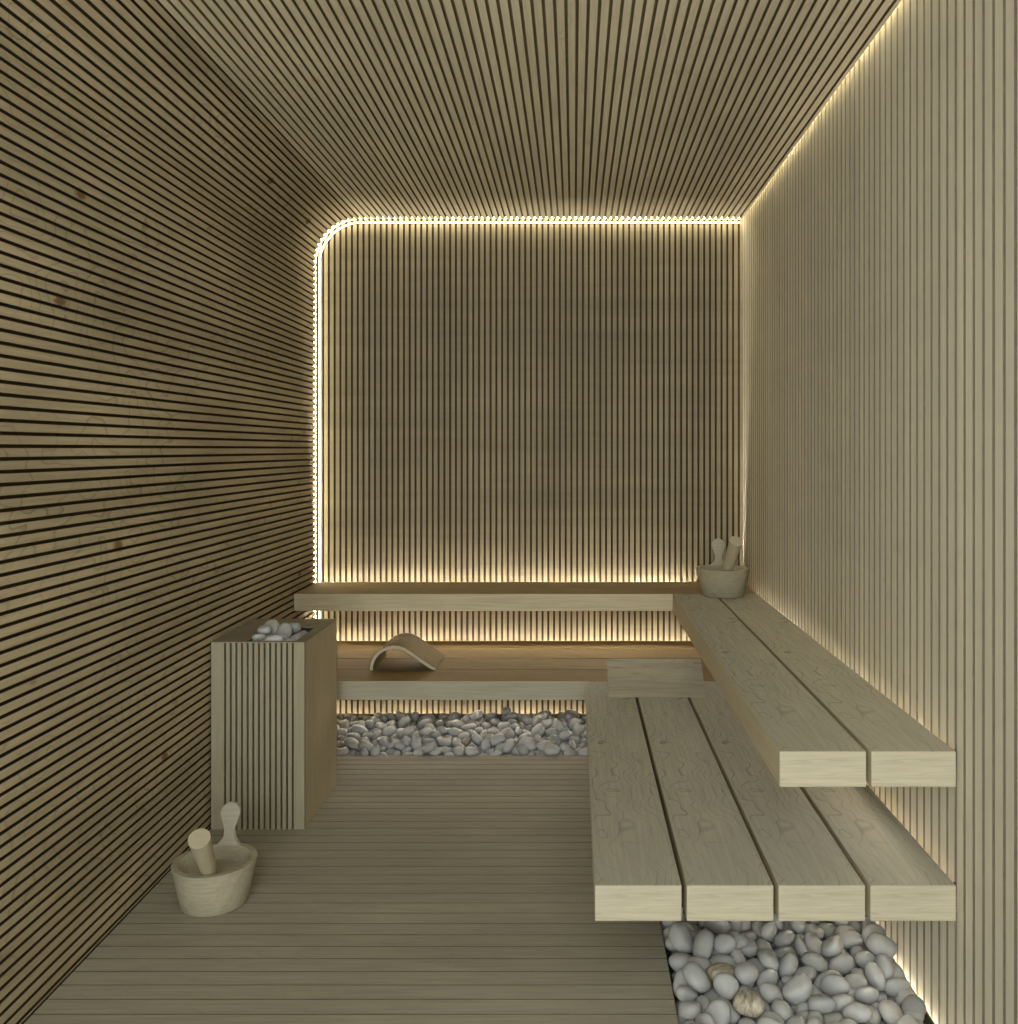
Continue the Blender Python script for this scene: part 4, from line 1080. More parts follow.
('B',9,0.0332,0.2177,4.2714,-0.0155,0.978,0.207,0.01,0.003,0),
('B',4,0.0415,-0.203,3.9452,0.0097,0.983,0.164,0.08,0.021,1),
('B',2,0.0284,-0.4848,4.1997,-0.0178,0.81,0.372,-0.243,-0.381,0),
('B',0,0.0303,-0.5061,4.0186,-0.0286,0.888,0.013,0.024,0.458,0),
('B',6,0.0275,-0.4249,4.2621,-0.0203,0.944,-0.022,-0.06,0.323,0),
('B',4,0.0275,-1.0916,3.8828,-0.0039,0.135,0.127,-0.054,0.981,0),
('B',4,0.0276,-0.2273,4.288,-0.0198,0.996,0.02,0.045,0.072,0),
('B',0,0.0333,-0.8817,4.3321,0.0123,0.174,0.153,0.296,0.927,1),
('B',8,0.0327,-0.65,4.2893,-0.0163,0.787,0.097,0.131,0.595,0),
('B',7,0.0273,-0.4857,4.0668,-0.0264,0.047,0.013,0.189,0.981,0),
('B',4,0.0291,-0.391,4.0785,-0.0181,0.703,0.029,-0.356,-0.615,0),
('B',7,0.0315,0.2228,4.0993,-0.0228,0.433,0.118,-0.263,-0.854,0),
('B',3,0.0265,-0.2787,4.1834,-0.0249,0.465,-0.051,0.074,0.881,0),
('B',2,0.0316,0.067,4.1602,0.0092,0.003,0.17,0.296,0.94,0),
('B',0,0.0297,-0.2632,3.9399,-0.0267,0.23,-0.129,0.669,-0.695,0),
('B',4,0.0333,-0.9174,3.9609,-0.0263,0.928,-0.009,0.003,0.371,0),
('B',1,0.025,-0.0246,3.9997,-0.0303,0.674,0.055,0.13,0.725,0),
('B',9,0.0271,-1.2082,3.9661,-0.0018,0.889,-0.289,-0.017,0.354,0),
('B',9,0.0335,-0.6669,3.8611,-0.0004,0.745,-0.03,-0.146,0.65,1),
('B',5,0.0367,-0.2191,4.2744,0.0148,0.938,0.007,0.195,-0.286,1),
('B',8,0.0395,-0.3198,3.9328,-0.0135,0.516,-0.039,0.433,-0.738,1),
('B',7,0.0278,-0.0885,4.3001,-0.0086,0.25,0.746,0.072,0.613,0),
('B',8,0.027,-0.4796,4.2521,-0.0208,0.911,0.106,-0.003,-0.399,0),
('B',5,0.0333,-0.5811,4.1841,-0.0181,0.554,0.124,0.108,0.816,0),
('B',7,0.0323,-0.6433,3.9926,0.0016,0.97,-0.229,-0.021,-0.083,1),
('B',7,0.0379,-0.5725,3.9235,-0.0219,0.849,0.399,0.118,0.325,1),
('B',1,0.0247,-0.8386,4.0376,-0.0293,0.568,-0.006,0.043,-0.822,0),
('B',2,0.0304,-0.0144,4.2805,-0.0193,0.909,-0.065,-0.017,0.411,0),
('B',2,0.0305,-0.136,3.927,-0.0237,0.752,0.631,-0.112,-0.155,0),
('B',3,0.0339,-0.7445,3.9533,-0.0281,0.992,0.031,0.067,0.101,0),
('B',2,0.0267,-0.0638,4.1051,-0.0266,0.559,-0.028,0.061,-0.826,0),
('B',2,0.0278,-0.5657,4.1414,0.0033,0.935,-0.344,0.081,0.007,0),
('B',0,0.0293,-0.4567,4.1043,-0.0163,0.697,0.55,-0.082,0.452,0),
('B',0,0.0396,-0.2411,4.23,-0.0118,0.738,-0.261,0.288,-0.551,1),
('B',3,0.0356,-0.5359,4.1071,-0.0235,0.172,-0.03,-0.05,0.983,0),
('B',4,0.0375,-0.0108,3.8596,-0.0144,0.908,0.107,0.34,0.22,1),
('B',2,0.0385,-0.4258,3.9875,0.0112,0.456,-0.397,0.034,-0.796,1),
('B',0,0.0354,0.0033,4.3313,-0.0123,0.128,-0.192,-0.044,-0.972,0),
('B',8,0.0363,0.1494,3.8584,-0.0199,0.476,0.24,-0.029,0.846,0),
('B',2,0.0321,-0.4798,4.3352,-0.0155,0.032,0.087,-0.037,0.995,0),
('B',3,0.0307,-0.5726,3.8615,-0.0307,0.723,-0.062,-0.018,0.688,0),
('B',6,0.031,-0.4929,3.8574,0.0037,0.599,0.017,-0.126,0.791,1),
('B',2,0.028,-0.9285,3.8587,-0.0304,0.973,-0.034,-0,0.229,0),
('B',8,0.0322,0.1427,4.2784,0.0127,0.449,-0.087,0.417,-0.785,0),
('B',6,0.0301,-1.0387,4.1812,-0.0138,0.381,-0.262,0.297,0.836,1),
('B',5,0.0264,0.059,4.282,0.0211,0.251,0.042,-0.033,0.966,1),
('B',4,0.0351,-1.0929,4.2798,-0.0118,0.051,0.017,-0.327,0.943,0),
('B',0,0.0283,-1.029,4.2404,0.0059,0.483,-0.027,-0.105,-0.869,1),
('B',4,0.0321,-0.3074,4.0025,-0.0158,0.815,0.515,-0.042,0.263,0),
('B',8,0.0369,-1.0747,4.228,-0.0044,0.768,-0.051,0.433,-0.47,1),
('B',3,0.0259,0.0717,3.8488,-0.0327,0.928,-0.074,0.061,0.36,0),
('B',4,0.038,-0.8004,4.233,0.0153,0.254,0.342,-0.277,-0.861,1),
('B',3,0.0327,-0.8258,4.3247,-0.0185,0.707,-0.064,0.009,0.705,0),
('B',1,0.0302,-0.7596,3.9204,0.0071,0.148,-0.195,-0.119,-0.962,1),
('B',3,0.0305,0.0379,4.177,-0.0169,0.865,0.41,0.002,0.291,0),
('B',6,0.0304,-0.3896,4.1733,-0.022,0.924,-0.007,0.002,-0.383,0),
('B',9,0.0264,-0.5337,4.3354,-0.021,0.466,-0.084,-0.1,0.875,0),
('B',1,0.0311,-0.0844,3.9159,-0.0147,0.506,0.579,-0.375,0.518,0),
('B',5,0.0319,-0.2545,4.0676,-0.0235,0.807,-0.158,0.136,-0.553,1),
('B',0,0.0308,-0.8172,4.077,-0.0163,0.406,-0.675,-0.169,0.592,1),
('B',8,0.0364,-0.5158,3.9797,0.0006,0.826,-0.161,0.106,-0.53,1),
('B',9,0.0318,-0.6821,4.015,-0.0281,0.992,-0.116,0.02,0.046,0),
('B',2,0.0342,-0.1817,3.8607,-0.0236,0.486,-0.486,0.541,-0.485,1),
('B',1,0.0304,-1.1766,4.2876,-0.0175,0.824,0.227,0.136,0.501,0),
('B',9,0.0293,-1.2041,3.897,-0.0291,0.95,-0.268,-0.016,0.16,0),
('B',8,0.0298,-0.1409,3.8511,-0.0232,0.162,0.357,-0.111,-0.913,1),
('B',9,0.0344,-1.0677,4.0231,-0.0264,0.526,-0.059,0.079,-0.845,0),
('B',6,0.0306,-0.7183,4.1894,-0.0205,0.99,0.013,0.118,0.082,0),
('B',2,0.0322,0.1844,3.9071,-0.0248,0.297,-0.38,0.695,-0.533,0),
('B',3,0.0357,0.1894,3.8618,0.0059,0.786,0.051,0.214,-0.578,0),
('B',7,0.0273,-0.6664,4.3399,-0.0164,0.982,-0.185,-0.022,-0.036,0),
('B',3,0.0328,-0.1032,4.259,0.0169,0.735,-0.178,0.025,-0.654,1),
('B',1,0.0374,-0.3971,3.8548,-0.0242,0.143,-0.108,0.112,0.977,1),
('B',3,0.0287,-0.9389,4.0868,0.0006,0.837,0.01,-0.013,0.547,1),
('B',7,0.0241,-1.2055,4.1889,-0.0223,0.025,0.055,-0.583,-0.81,0),
('B',5,0.0394,0.2104,4.0284,0.0166,0.041,0.138,0.075,-0.987,0),
('B',9,0.0296,-0.8397,4.0017,-0.0168,0.576,-0.704,0.234,0.343,1),
('B',3,0.0358,-1.0036,4.2789,-0.0183,0.455,-0.064,-0.01,0.888,0),
('B',4,0.0348,0.0265,3.9814,-0.024,0.35,0.039,-0.064,-0.934,1),
('B',5,0.0273,0.0832,4.2586,-0.0141,0.751,0.07,0.474,-0.455,0),
('B',3,0.0275,-1.1612,4.2106,-0.017,0.714,0.448,0.072,0.533,0),
('B',6,0.0291,-0.6216,4.0669,0.0067,0.886,-0.267,0.233,0.3,1),
('B',7,0.0309,-1.0844,3.9207,-0.0245,0.807,0.578,0.121,-0.024,0),
('B',1,0.0376,-0.9409,4.1704,-0.0179,0.994,-0.031,0.007,-0.106,0),
('B',2,0.036,0.1656,3.9619,-0.0098,0.31,0.185,0.359,0.861,0),
('B',7,0.029,-0.8978,4.2624,-0.0196,0.96,0.221,-0.065,-0.161,0),
('B',3,0.0257,0.0764,4.0256,-0.0308,0.996,-0.061,0.044,0.046,0),
('B',4,0.0288,-0.8544,3.8993,-0.0258,0.905,-0.345,0.058,-0.243,0),
('B',9,0.0361,-0.7864,4.12,-0.0079,0.312,0.315,-0.376,0.814,1),
('B',9,0.0294,-0.946,4.2795,-0.0122,0.924,0.268,-0.273,0.016,0),
('B',6,0.0286,-0.1195,4.1754,-0.0162,0.406,-0.156,0.308,0.846,0),
('B',5,0.0236,-1.0605,3.8842,-0.0321,0.07,-0,-0.068,0.995,0),
('B',6,0.0259,-0.3064,3.8528,-0.0313,0.734,0.039,0.025,-0.678,0),
('B',2,0.0263,-0.2865,4.3445,-0.0109,0.691,-0.633,0.275,0.212,0),
('B',2,0.0258,-0.9706,3.9788,-0.0273,0.902,-0.429,-0.028,0.04,0),
('B',0,0.0329,-0.1699,3.9826,-0.0196,0.363,0.418,0.819,0.149,0),
('B',4,0.0316,-1.2045,3.9842,0.0281,0.963,-0.234,-0.069,-0.116,0),
('B',9,0.0307,-0.7975,4.3289,0.0122,0.383,-0.439,0.387,-0.715,1),
('B',4,0.0387,-0.7204,4.3244,-0.0015,0.413,0.209,-0.377,-0.802,0),
('B',2,0.0268,-0.1817,4.2816,-0.0165,0.388,0.32,0.539,0.676,0),
('B',1,0.0385,-0.1318,4.1915,0.0198,0.928,0.023,-0.246,-0.279,1),
('B',5,0.0318,-0.9413,4.249,0.0192,0.946,-0.18,0.106,-0.25,1),
('B',0,0.0246,-0.8119,4.0281,-0.0115,0.189,-0.306,-0.904,0.23,0),
('B',9,0.0405,-0.9999,4.3306,0.0025,0.056,-0.142,-0.207,-0.966,1),
('B',6,0.0297,-0.7277,3.965,0.0028,0.544,-0.133,0.108,-0.822,0),
('B',6,0.0306,-0.8851,4.0024,-0.0195,0.507,0.647,-0.489,-0.292,1),
('B',8,0.0337,-0.6459,3.9085,-0.0123,0.513,0.323,-0.743,0.282,0),
('B',3,0.0267,-1.1525,4.2565,-0.0114,0.314,-0.534,0.164,0.768,0),
('B',2,0.0332,-0.0987,4.0987,0.0086,0.067,-0.021,-0.434,-0.898,1),
('B',4,0.0324,-1.1654,4.0856,-0.0151,0.921,0.346,-0.165,-0.074,0),
('B',0,0.036,-0.0066,4.3316,0.0271,0.004,0.123,0.054,0.991,1),
('B',7,0.0352,-0.8418,4.0906,0.0191,0.97,0.072,-0.129,0.193,1),
('B',7,0.0347,0.1345,4.3335,0.021,0.988,0.043,0.039,0.14,0),
('B',9,0.0297,-0.0244,3.9487,-0.0246,0.713,0.379,0.327,0.491,0),
('B',7,0.0401,-0.4925,4.0303,0.0083,0.864,-0.053,-0.105,-0.49,1),
('B',3,0.0306,-1.0403,3.8897,-0.0025,0.95,0.033,-0.035,-0.307,0),
('B',5,0.0375,0.0932,4.1882,0.0313,0.181,-0.117,-0.207,-0.954,0),
('B',1,0.0334,-0.7216,3.8522,-0.0203,0.009,-0.366,0.043,0.93,1),
('B',1,0.0258,0.1047,3.9251,-0.0142,0.479,0.231,-0.176,0.828,0),
('B',9,0.0397,-0.6042,4.2899,-0.0078,0.676,0.286,0.156,0.662,1),
('B',0,0.0313,-0.1581,3.8994,-0.0222,0.252,0.293,0.694,0.607,1),
('B',8,0.0323,0.1572,4.1165,-0.0203,0.28,-0.436,-0.798,0.308,0),
('B',4,0.0386,-0.5118,4.261,0.0144,0.894,0.005,-0.447,-0.046,1),
('B',2,0.0363,-1.1257,4.0668,0.0153,0.976,0.178,0.119,-0.031,0),
('B',1,0.0358,-0.5964,3.8718,-0.0006,0.702,-0.068,-0.056,0.707,1),
('B',9,0.0262,-0.6765,4.1875,-0.0021,0.182,-0.065,-0.91,-0.367,0),
('B',5,0.0312,-1.1536,3.9033,-0.0182,0.211,-0.473,0.143,0.843,0),
('B',1,0.034,-0.2261,4.1669,-0.0163,0.931,-0.31,0.177,0.082,1),
('B',7,0.0323,0.0445,3.8459,-0.001,0.266,0.128,0.754,-0.587,1),
('B',3,0.0368,-0.1529,4.2617,0.0208,0.748,0.461,-0.266,-0.397,1),
('B',1,0.0322,-1.0974,4.1814,-0.02,0.009,-0.445,-0.878,0.173,0),
('B',2,0.028,-0.4046,3.9512,-0.0219,0.054,0.715,-0.563,-0.412,0),
('B',2,0.0251,-1.0606,4.1434,-0.0026,0.443,-0.346,-0.281,0.778,0),
('B',7,0.031,-0.7674,3.8469,-0.0164,0.285,0.384,0.349,-0.806,1),
('B',0,0.0378,-0.8491,4.2592,-0.0107,0.523,-0.331,0.292,-0.729,0),
('B',6,0.0293,-1.189,4.0161,-0.0045,0.406,-0.015,0.352,0.843,0),
('B',8,0.0357,-1.1486,4.1701,-0.0102,0.497,0.279,-0.189,0.8,0),
('B',1,0.0346,-0.7704,4.0865,0.0064,0.721,0.665,0.182,0.069,1),
('B',1,0.0343,0.0148,4.2543,0.009,0.951,-0.106,-0.125,0.263,1),
('B',2,0.0373,-0.6901,3.9297,0.0174,0.52,-0.432,-0.63,0.382,1),
('B',4,0.0286,0.0945,4.1855,-0.0222,0.987,0.029,0.039,-0.15,0),
('B',2,0.031,-0.4678,4.2139,0.012,0.867,-0.356,0.038,-0.346,1),
('B',5,0.029,-0.8383,4.3301,0.02,0.42,0.321,0.259,0.808,1),
('B',5,0.0323,-0.634,4.1655,-0.0208,0.601,-0.026,0.098,-0.793,0),
('B',3,0.0292,-0.8599,4.0408,-0.003,0.813,0.014,0.039,0.58,1),
('B',4,0.027,-1.1403,4.3117,-0.0149,0.722,-0.43,0.216,-0.498,0),
('B',8,0.031,-1.045,4.2918,0.0065,0.474,-0.532,-0.574,0.402,1),
('B',2,0.0289,-0.447,3.8885,-0.025,0.067,0.062,0.624,0.776,0),
('B',1,0.0363,-0.0582,4.2673,-0.0058,0.243,-0.528,-0.249,0.775,1),
('B',3,0.0259,0.0375,4.0342,-0.0179,0.023,-0.527,-0.199,0.826,1),
('B',4,0.0304,0.1744,4.0155,-0.0214,0.043,0.944,-0.1,-0.311,0),
('B',4,0.0228,-0.8372,3.9169,-0.0067,0.63,-0.336,-0.105,-0.692,1),
('B',2,0.0334,0.207,4.1775,0.0291,0.199,-0.201,-0.59,0.756,0),
('B',4,0.028,-0.4384,4.0776,-0.0164,0.21,0.388,-0.415,0.796,0),
('B',0,0.0314,-0.3941,4.2944,-0.0118,0.332,0.242,0.631,0.658,0),
('B',6,0.0399,-0.3074,4.1045,-0.0049,0.088,-0.272,-0.248,0.926,1),
('B',8,0.0278,-0.2785,4.2011,0.0035,0.168,-0.952,0.155,-0.205,1),
('B',9,0.0356,-0.4363,3.9214,-0.015,0.516,0.745,0.137,-0.399,1),
('B',4,0.0266,-0.7577,4.1637,-0.0017,0.845,-0.21,-0.485,-0.082,0),
('B',9,0.0267,-1.0617,3.9657,-0.0256,0.331,-0.432,0.67,-0.505,0),
('B',0,0.0326,-0.3865,4.0329,-0.0004,0.351,0.089,0.83,-0.424,1),
('B',2,0.0357,-0.0006,4.126,-0.0129,0.658,0.442,0.156,0.59,0),
('B',5,0.0277,0.0744,3.9032,-0.0284,0.624,0.145,0.098,0.762,0),
('B',2,0.0288,-0.9843,4.1013,-0.0256,0.009,-0.626,0.779,-0.035,0),
('B',3,0.0367,0.2124,4.1748,-0.015,0.036,0.044,0.297,0.953,0),
('B',1,0.0403,-0.4937,3.9178,-0.0081,0.403,-0.509,-0.114,-0.752,1),
('B',8,0.0318,-0.9973,4.2188,0.0074,0.55,0.614,0.393,0.408,0),
('B',6,0.0308,-0.3707,3.9015,-0.0205,0.456,-0.317,0.209,0.804,1),
('B',8,0.0304,-0.0983,3.9595,0.0042,0.267,0.393,0.52,0.71,1),
('B',6,0.0355,0.1328,3.8563,0.0241,0.97,0.052,-0.103,0.213,0),
('B',8,0.0256,-0.2061,4.1992,-0.0079,0.118,-0.752,-0.168,0.627,1),
('B',9,0.0254,0.0512,4.3452,-0.0076,0.619,-0.421,-0.518,-0.414,0),
('B',9,0.032,-0.1025,3.8831,-0.0183,0.717,-0.654,-0.118,-0.213,0),
('B',3,0.0295,-1.099,3.8445,-0.0076,0.724,0.528,-0.289,0.339,0),
('B',1,0.0284,-0.3369,3.8484,-0.0062,0.001,-0.137,-0.121,0.983,1),
('B',8,0.0277,0.2305,3.8467,0.0171,0.769,0.172,0.539,-0.298,0),
('B',6,0.027,-0.1979,4.0697,-0.0271,0.404,-0.032,0.019,0.914,0),
('B',9,0.0277,0.2273,3.9259,-0.0321,0.569,-0.045,0.109,-0.814,0),
('B',8,0.0288,-0.4998,4.2984,-0.0119,0.618,0.667,-0.01,-0.416,0),
('B',3,0.0369,-0.6741,4.0591,-0.0163,0.31,0.074,-0.405,-0.857,1),
('B',4,0.035,-0.0407,4.039,0.0146,0.931,-0.278,-0.164,0.169,1),
('B',9,0.0323,-0.969,3.8747,-0.0226,0.45,0.315,-0.112,-0.828,1),
('B',2,0.037,0.0025,4.016,-0.0008,0.697,-0.177,-0.353,-0.599,1),
('B',0,0.0356,-0.3301,4.2193,-0.0124,0.759,0.14,0.229,-0.593,0),
('B',3,0.0325,-0.8486,4.2016,0.0101,0.403,-0.695,-0.471,0.365,1),
('B',9,0.0287,-0.4736,3.9573,0.0126,0.732,0.161,0.08,0.658,1),
('B',3,0.033,-0.6002,4.099,0.0191,0.706,-0.085,0.244,0.659,1),
('B',8,0.0289,0.06,4.0839,0.0061,0.561,-0.501,-0.534,0.385,1),
('B',2,0.0317,-0.4138,4.1255,-0.0131,0.682,-0.308,-0.413,0.519,1),
('B',7,0.0291,-0.0935,4.3387,-0.0159,0.994,-0.085,-0.009,0.062,0),
('B',6,0.0312,-0.2475,4.332,-0.0033,0.801,0.059,0.593,-0.053,1),
('B',1,0.0334,-0.5761,4.0703,-0.0153,0.938,0.056,-0.322,-0.119,1),
('B',1,0.0274,-1.0614,3.8473,-0.0245,0.573,0.325,0.207,-0.723,0),
('B',9,0.0348,-0.5691,4.333,-0.0079,0.05,-0.337,-0.235,0.91,0),
('B',8,0.0334,0.2162,4.3354,0.0206,0.034,-0.11,-0.35,-0.93,0),
('B',4,0.0324,-0.9349,4.0089,-0.0136,0.235,0.46,-0.429,0.741,1),
('B',5,0.0345,-0.2389,3.9046,-0.0212,0.399,-0.248,0.061,-0.881,1),
('B',5,0.0387,-0.3413,3.9815,0.0157,0.957,-0.045,-0.205,0.201,1),
('B',9,0.027,-0.4228,4.0518,0.0029,0.245,0.074,-0.06,-0.965,0),
('B',9,0.0281,-1.2078,3.9167,-0.0071,0.111,-0.171,0.33,0.922,0),
('B',8,0.0296,-0.6656,4.2192,-0.02,0.925,0.212,-0.047,-0.312,0),
('B',8,0.0336,-1.2083,4.1069,0.012,0.732,0.51,-0.239,0.384,0),
('B',0,0.0299,0.1292,4.1011,0.0033,0.601,0.073,-0.384,0.697,0),
('B',3,0.0321,-0.1789,4.2281,0.0228,0.826,0.067,-0.331,0.452,1),
('B',5,0.0296,-0.3726,4.2516,0.0114,0.302,-0.055,-0.056,-0.95,1),
('B',3,0.0277,-0.5326,3.8406,-0.0182,0.352,-0.463,-0.542,-0.607,1),
('B',9,0.025,-0.144,4.0823,-0.0229,0.253,-0.146,0.635,-0.715,0),
('B',6,0.0333,0.1578,4.2084,0.0127,0.11,-0.954,-0.158,0.231,0),
('B',0,0.0293,-0.0603,4.3323,0.0144,0.315,-0.319,-0.522,0.726,1),
('B',2,0.0283,0.1132,4.1529,0.0042,0.346,-0.699,-0.317,0.54,0),
('B',1,0.0257,0.1652,4.2705,-0.022,0.614,0.026,0.096,0.783,0),
('B',9,0.0305,-0.6226,3.848,0.0253,0.985,0.119,-0.103,-0.075,1),
('B',9,0.0281,-0.0054,3.9489,0,0.465,-0.493,-0.692,0.248,1),
('B',6,0.0348,-0.1718,4.0371,-0.0058,0.376,-0.824,0.001,0.424,1),
('B',2,0.0256,-1.0416,4.0476,-0.0018,0.179,0.416,-0.892,0.008,1),
('B',0,0.0383,-0.2972,4.2987,0.0182,0.156,-0.254,0.842,-0.45,1),
('B',7,0.0284,-1.1613,3.9817,-0.0092,0.34,0.894,-0.039,0.291,0),
('B',6,0.0329,0.0222,4.1205,0.0188,0.345,-0.498,-0.794,0.053,1),
('B',8,0.0358,-1.1974,4.0614,0.0085,0.298,-0.952,-0.074,-0.002,0),
('B',7,0.0289,-1.1507,3.8535,-0.0242,0.396,-0.689,0.607,-0.014,0),
('B',6,0.0237,-0.6148,4.1503,0.0021,0.873,0.244,0.123,0.405,0),
('B',8,0.0303,-1.1447,3.9471,-0.0157,0.032,0.794,-0.117,0.595,0),
('B',7,0.0323,-0.5413,4.1018,0.0127,0.109,0.03,0.003,0.994,1),
('B',1,0.0341,-0.8929,4.0909,-0.011,0.291,-0.65,0.175,0.679,1),
('B',3,0.0359,-0.5766,3.9953,0.0009,0.982,0.064,0.175,0.026,1),
('B',4,0.0297,-0.7384,4.0192,-0.0001,0.042,-0.342,-0.938,0.036,0),
('B',0,0.0316,-1.2133,4.2765,0.0016,0.168,0.831,0.04,0.529,0),
('B',8,0.0345,-0.0949,3.8515,0.0132,0.07,0.046,-0.384,0.92,1),
('B',9,0.0274,-0.4526,4.0351,0.0251,0.329,0.745,-0.515,-0.268,1),
('B',4,0.0313,-0.0214,4.2883,0.0192,0.667,-0.286,0.26,0.637,1),
('B',9,0.0319,-0.9983,3.8528,0.0022,0.03,-0.34,0.933,0.114,1),
('B',5,0.0366,-0.5677,4.2868,0.0198,0.024,0.582,-0.752,-0.308,1),
('B',8,0.0314,-0.7624,4.3223,0.0183,0.461,-0.582,-0.311,0.593,1),
('B',9,0.0269,-0.2458,4.0063,-0.0248,0.409,0.304,0.13,-0.85,0),
('B',2,0.029,-0.7474,4.0505,0.0286,0.312,-0.898,0.144,-0.273,1),
('B',5,0.0311,0.1487,3.9139,0.0001,0.834,0.259,-0.485,-0.047,0),
('B',0,0.0345,-0.4452,4.2643,0.0096,0.565,0.132,-0.081,-0.81,1),
('B',7,0.0332,-0.1771,4.174,-0.0114,0.741,0.42,0.495,0.173,0),
('B',4,0.0302,-0.5826,4.2292,0.0062,0.648,-0.212,0.103,0.724,1),
('B',0,0.0352,-0.992,4.171,0.0103,0.614,0.212,0.615,-0.448,1),
('B',1,0.0372,0.0885,3.8838,0.0041,0.185,-0.958,0.133,0.172,0),
('B',0,0.0329,0.0965,4.335,-0.0065,0.176,-0.355,-0.26,-0.881,0),
('B',8,0.0355,-0.2832,3.9131,0.0109,0.123,0.501,-0.482,-0.708,1),
('B',1,0.0343,-0.1285,3.9093,0.0129,0.452,0.038,0.172,-0.875,1),
('B',2,0.0305,-0.9935,4.0707,0.0018,0.982,0.065,0.031,-0.177,1),
('B',9,0.0302,0.0152,3.9112,-0.0255,0.348,0.242,0.178,-0.888,1),
('B',2,0.0313,-0.6357,4.2357,0.0062,0.106,-0.857,0.458,-0.21,1),
('B',5,0.0332,-0.3683,4.1092,0.0089,0.269,0.067,0.02,0.961,1),
('B',3,0.0364,-0.7005,4.2214,0.0124,0.016,0.245,-0.314,-0.917,1),
('B',4,0.0284,-0.6671,4.1598,0.0124,0.105,-0.318,-0.913,-0.233,1),
('B',9,0.0302,-0.9054,4.2924,0.0136,0.48,0.389,0.593,0.515,1),
('B',8,0.0306,-1.0774,4.3302,0.0118,0.935,-0.089,0.038,0.34,1),
('B',5,0.0329,0.2281,3.9008,0.0083,0.723,0.064,0.517,0.454,0),
('B',3,0.0276,-0.3793,4.0085,-0.0197,0.063,0.45,-0.702,0.548,0),
('B',1,0.027,-0.9077,4.1344,0.0026,0.041,0.91,-0.412,0.005,1),
('B',5,0.0282,-0.2073,4.3245,0.0091,0.302,-0.712,0.634,0.022,1),
('B',5,0.0285,-0.0374,3.9064,0.0025,0.016,0.972,-0.093,-0.217,1),
('B',1,0.0336,-1.0358,3.9501,0.0004,0.05,-0.825,-0.549,-0.124,1),
('B',6,0.0272,-0.1514,4.1426,0.0027,0.527,-0.145,-0.103,-0.831,0),
('B',6,0.0325,0.0126,4.0722,-0.0156,0.911,-0.317,-0.263,-0.023,1),
('B',6,0.0233,-1.1272,4.2102,0.0024,0.953,0.123,-0.006,-0.276,0),
('B',5,0.0281,-0.3373,4.0316,-0.0025,0.628,0.248,0.473,-0.565,0),
('B',7,0.0282,-0.8957,3.8506,-0.0051,0.275,0.756,-0.26,-0.534,1),
('B',5,0.0282,0.1229,4.003,-0.0238,0.047,-0.366,-0.828,-0.422,0),
('B',1,0.0355,-0.7983,3.9549,-0.0021,0.336,0.288,-0.135,-0.886,1),
('B',1,0.0325,-0.8152,3.8533,-0.0205,0.667,-0.592,0.33,-0.311,1),
('B',6,0.0288,-1.1838,4.3305,0.0132,0.127,0.592,-0.796,0.005,0),
('B',2,0.0331,0.1614,4.1526,0.0109,0.203,-0.114,-0.358,0.904,0),
('B',7,0.0271,-0.6165,3.9359,0.001,0.139,-0.709,0.691,-0.014,1),
('B',4,0.0297,-0.8145,4.2837,0.0169,0.302,-0.17,0.638,0.687,1),
('B',1,0.0329,-0.8528,3.8512,0.0004,0.075,0.609,0.319,-0.723,1),
('B',7,0.0381,-0.6943,4.2741,0.0149,0.064,0.022,0.506,-0.86,1),
('B',4,0.0322,-0.4398,3.8565,0.0071,0.015,0.906,0.413,-0.087,1),
('B',7,0.0414,-0.0784,4.1511,0.0177,0.293,0.777,-0.125,-0.543,1),
('B',6,0.0308,-0.0367,4.0931,0.0015,0.021,-0.498,-0.621,-0.605,1),
('B',4,0.0294,-0.3844,3.9305,0.0061,0.623,-0.194,-0.656,-0.379,1),
('B',6,0.039,-0.3279,4.1729,-0.0016,0.375,-0.621,-0.611,-0.318,1),
('B',8,0.0351,-1.0107,4.0229,-0.0135,0.294,0.007,0.725,-0.623,1),
('B',6,0.0259,-0.7246,3.8939,-0.0052,0.111,0.921,0.131,0.35,1),
('B',7,0.0309,-0.4848,4.0853,0.0078,0.216,0.15,0.881,-0.392,0),
('B',9,0.0272,-0.6308,4.3391,0.0102,0.068,0.063,-0.958,-0.273,1),
('B',8,0.0346,0.2203,3.9632,0.0021,0.432,0.057,0.024,0.9,0),
('B',7,0.024,-0.9733,4.0188,-0.0295,0.067,0.625,0.774,0.077,0),
('B',2,0.0362,-0.46,4.2504,0.0445,0.823,-0.162,-0.086,0.537,1),
('B',0,0.0379,-0.167,4.097,0.0162,0.383,-0.19,0.867,0.256,1),
('B',6,0.037,-1.0589,4.0844,-0.002,0.27,0.686,-0.362,0.571,1),
('B',0,0.0359,-0.0712,4.196,0.006,0.882,0.444,-0.157,-0.017,1),
('B',7,0.0386,-0.9043,3.9224,0.0036,0.163,0.164,0.061,0.971,1),
('B',2,0.0306,-0.2865,4.2548,0.0076,0.11,0.849,0.492,-0.161,1),
('B',0,0.0331,-1.1776,3.8703,0.0063,0.845,0.208,-0.089,-0.485,0),
('B',7,0.0268,-0.4417,4.1489,0.0043,0.033,0.882,0.47,0.011,1),
('B',4,0.0388,-0.1434,4.3268,0.0195,0.227,0.035,-0.277,-0.933,1),
('B',0,0.0263,-1.1176,4.2509,0.0078,0.735,-0.492,0.318,-0.343,0),
('B',9,0.0274,-0.7303,3.9238,0.0273,0.767,-0.203,0.318,-0.519,1),
('B',9,0.0262,-0.8414,4.1757,-0.026,0.858,-0.116,-0.037,0.498,0),
('B',3,0.0284,-0.2677,3.8549,-0.0251,0.321,0.3,0.19,0.878,0),
('B',3,0.0299,-0.2202,3.8821,0.0033,0.656,-0.111,0.39,-0.636,1),
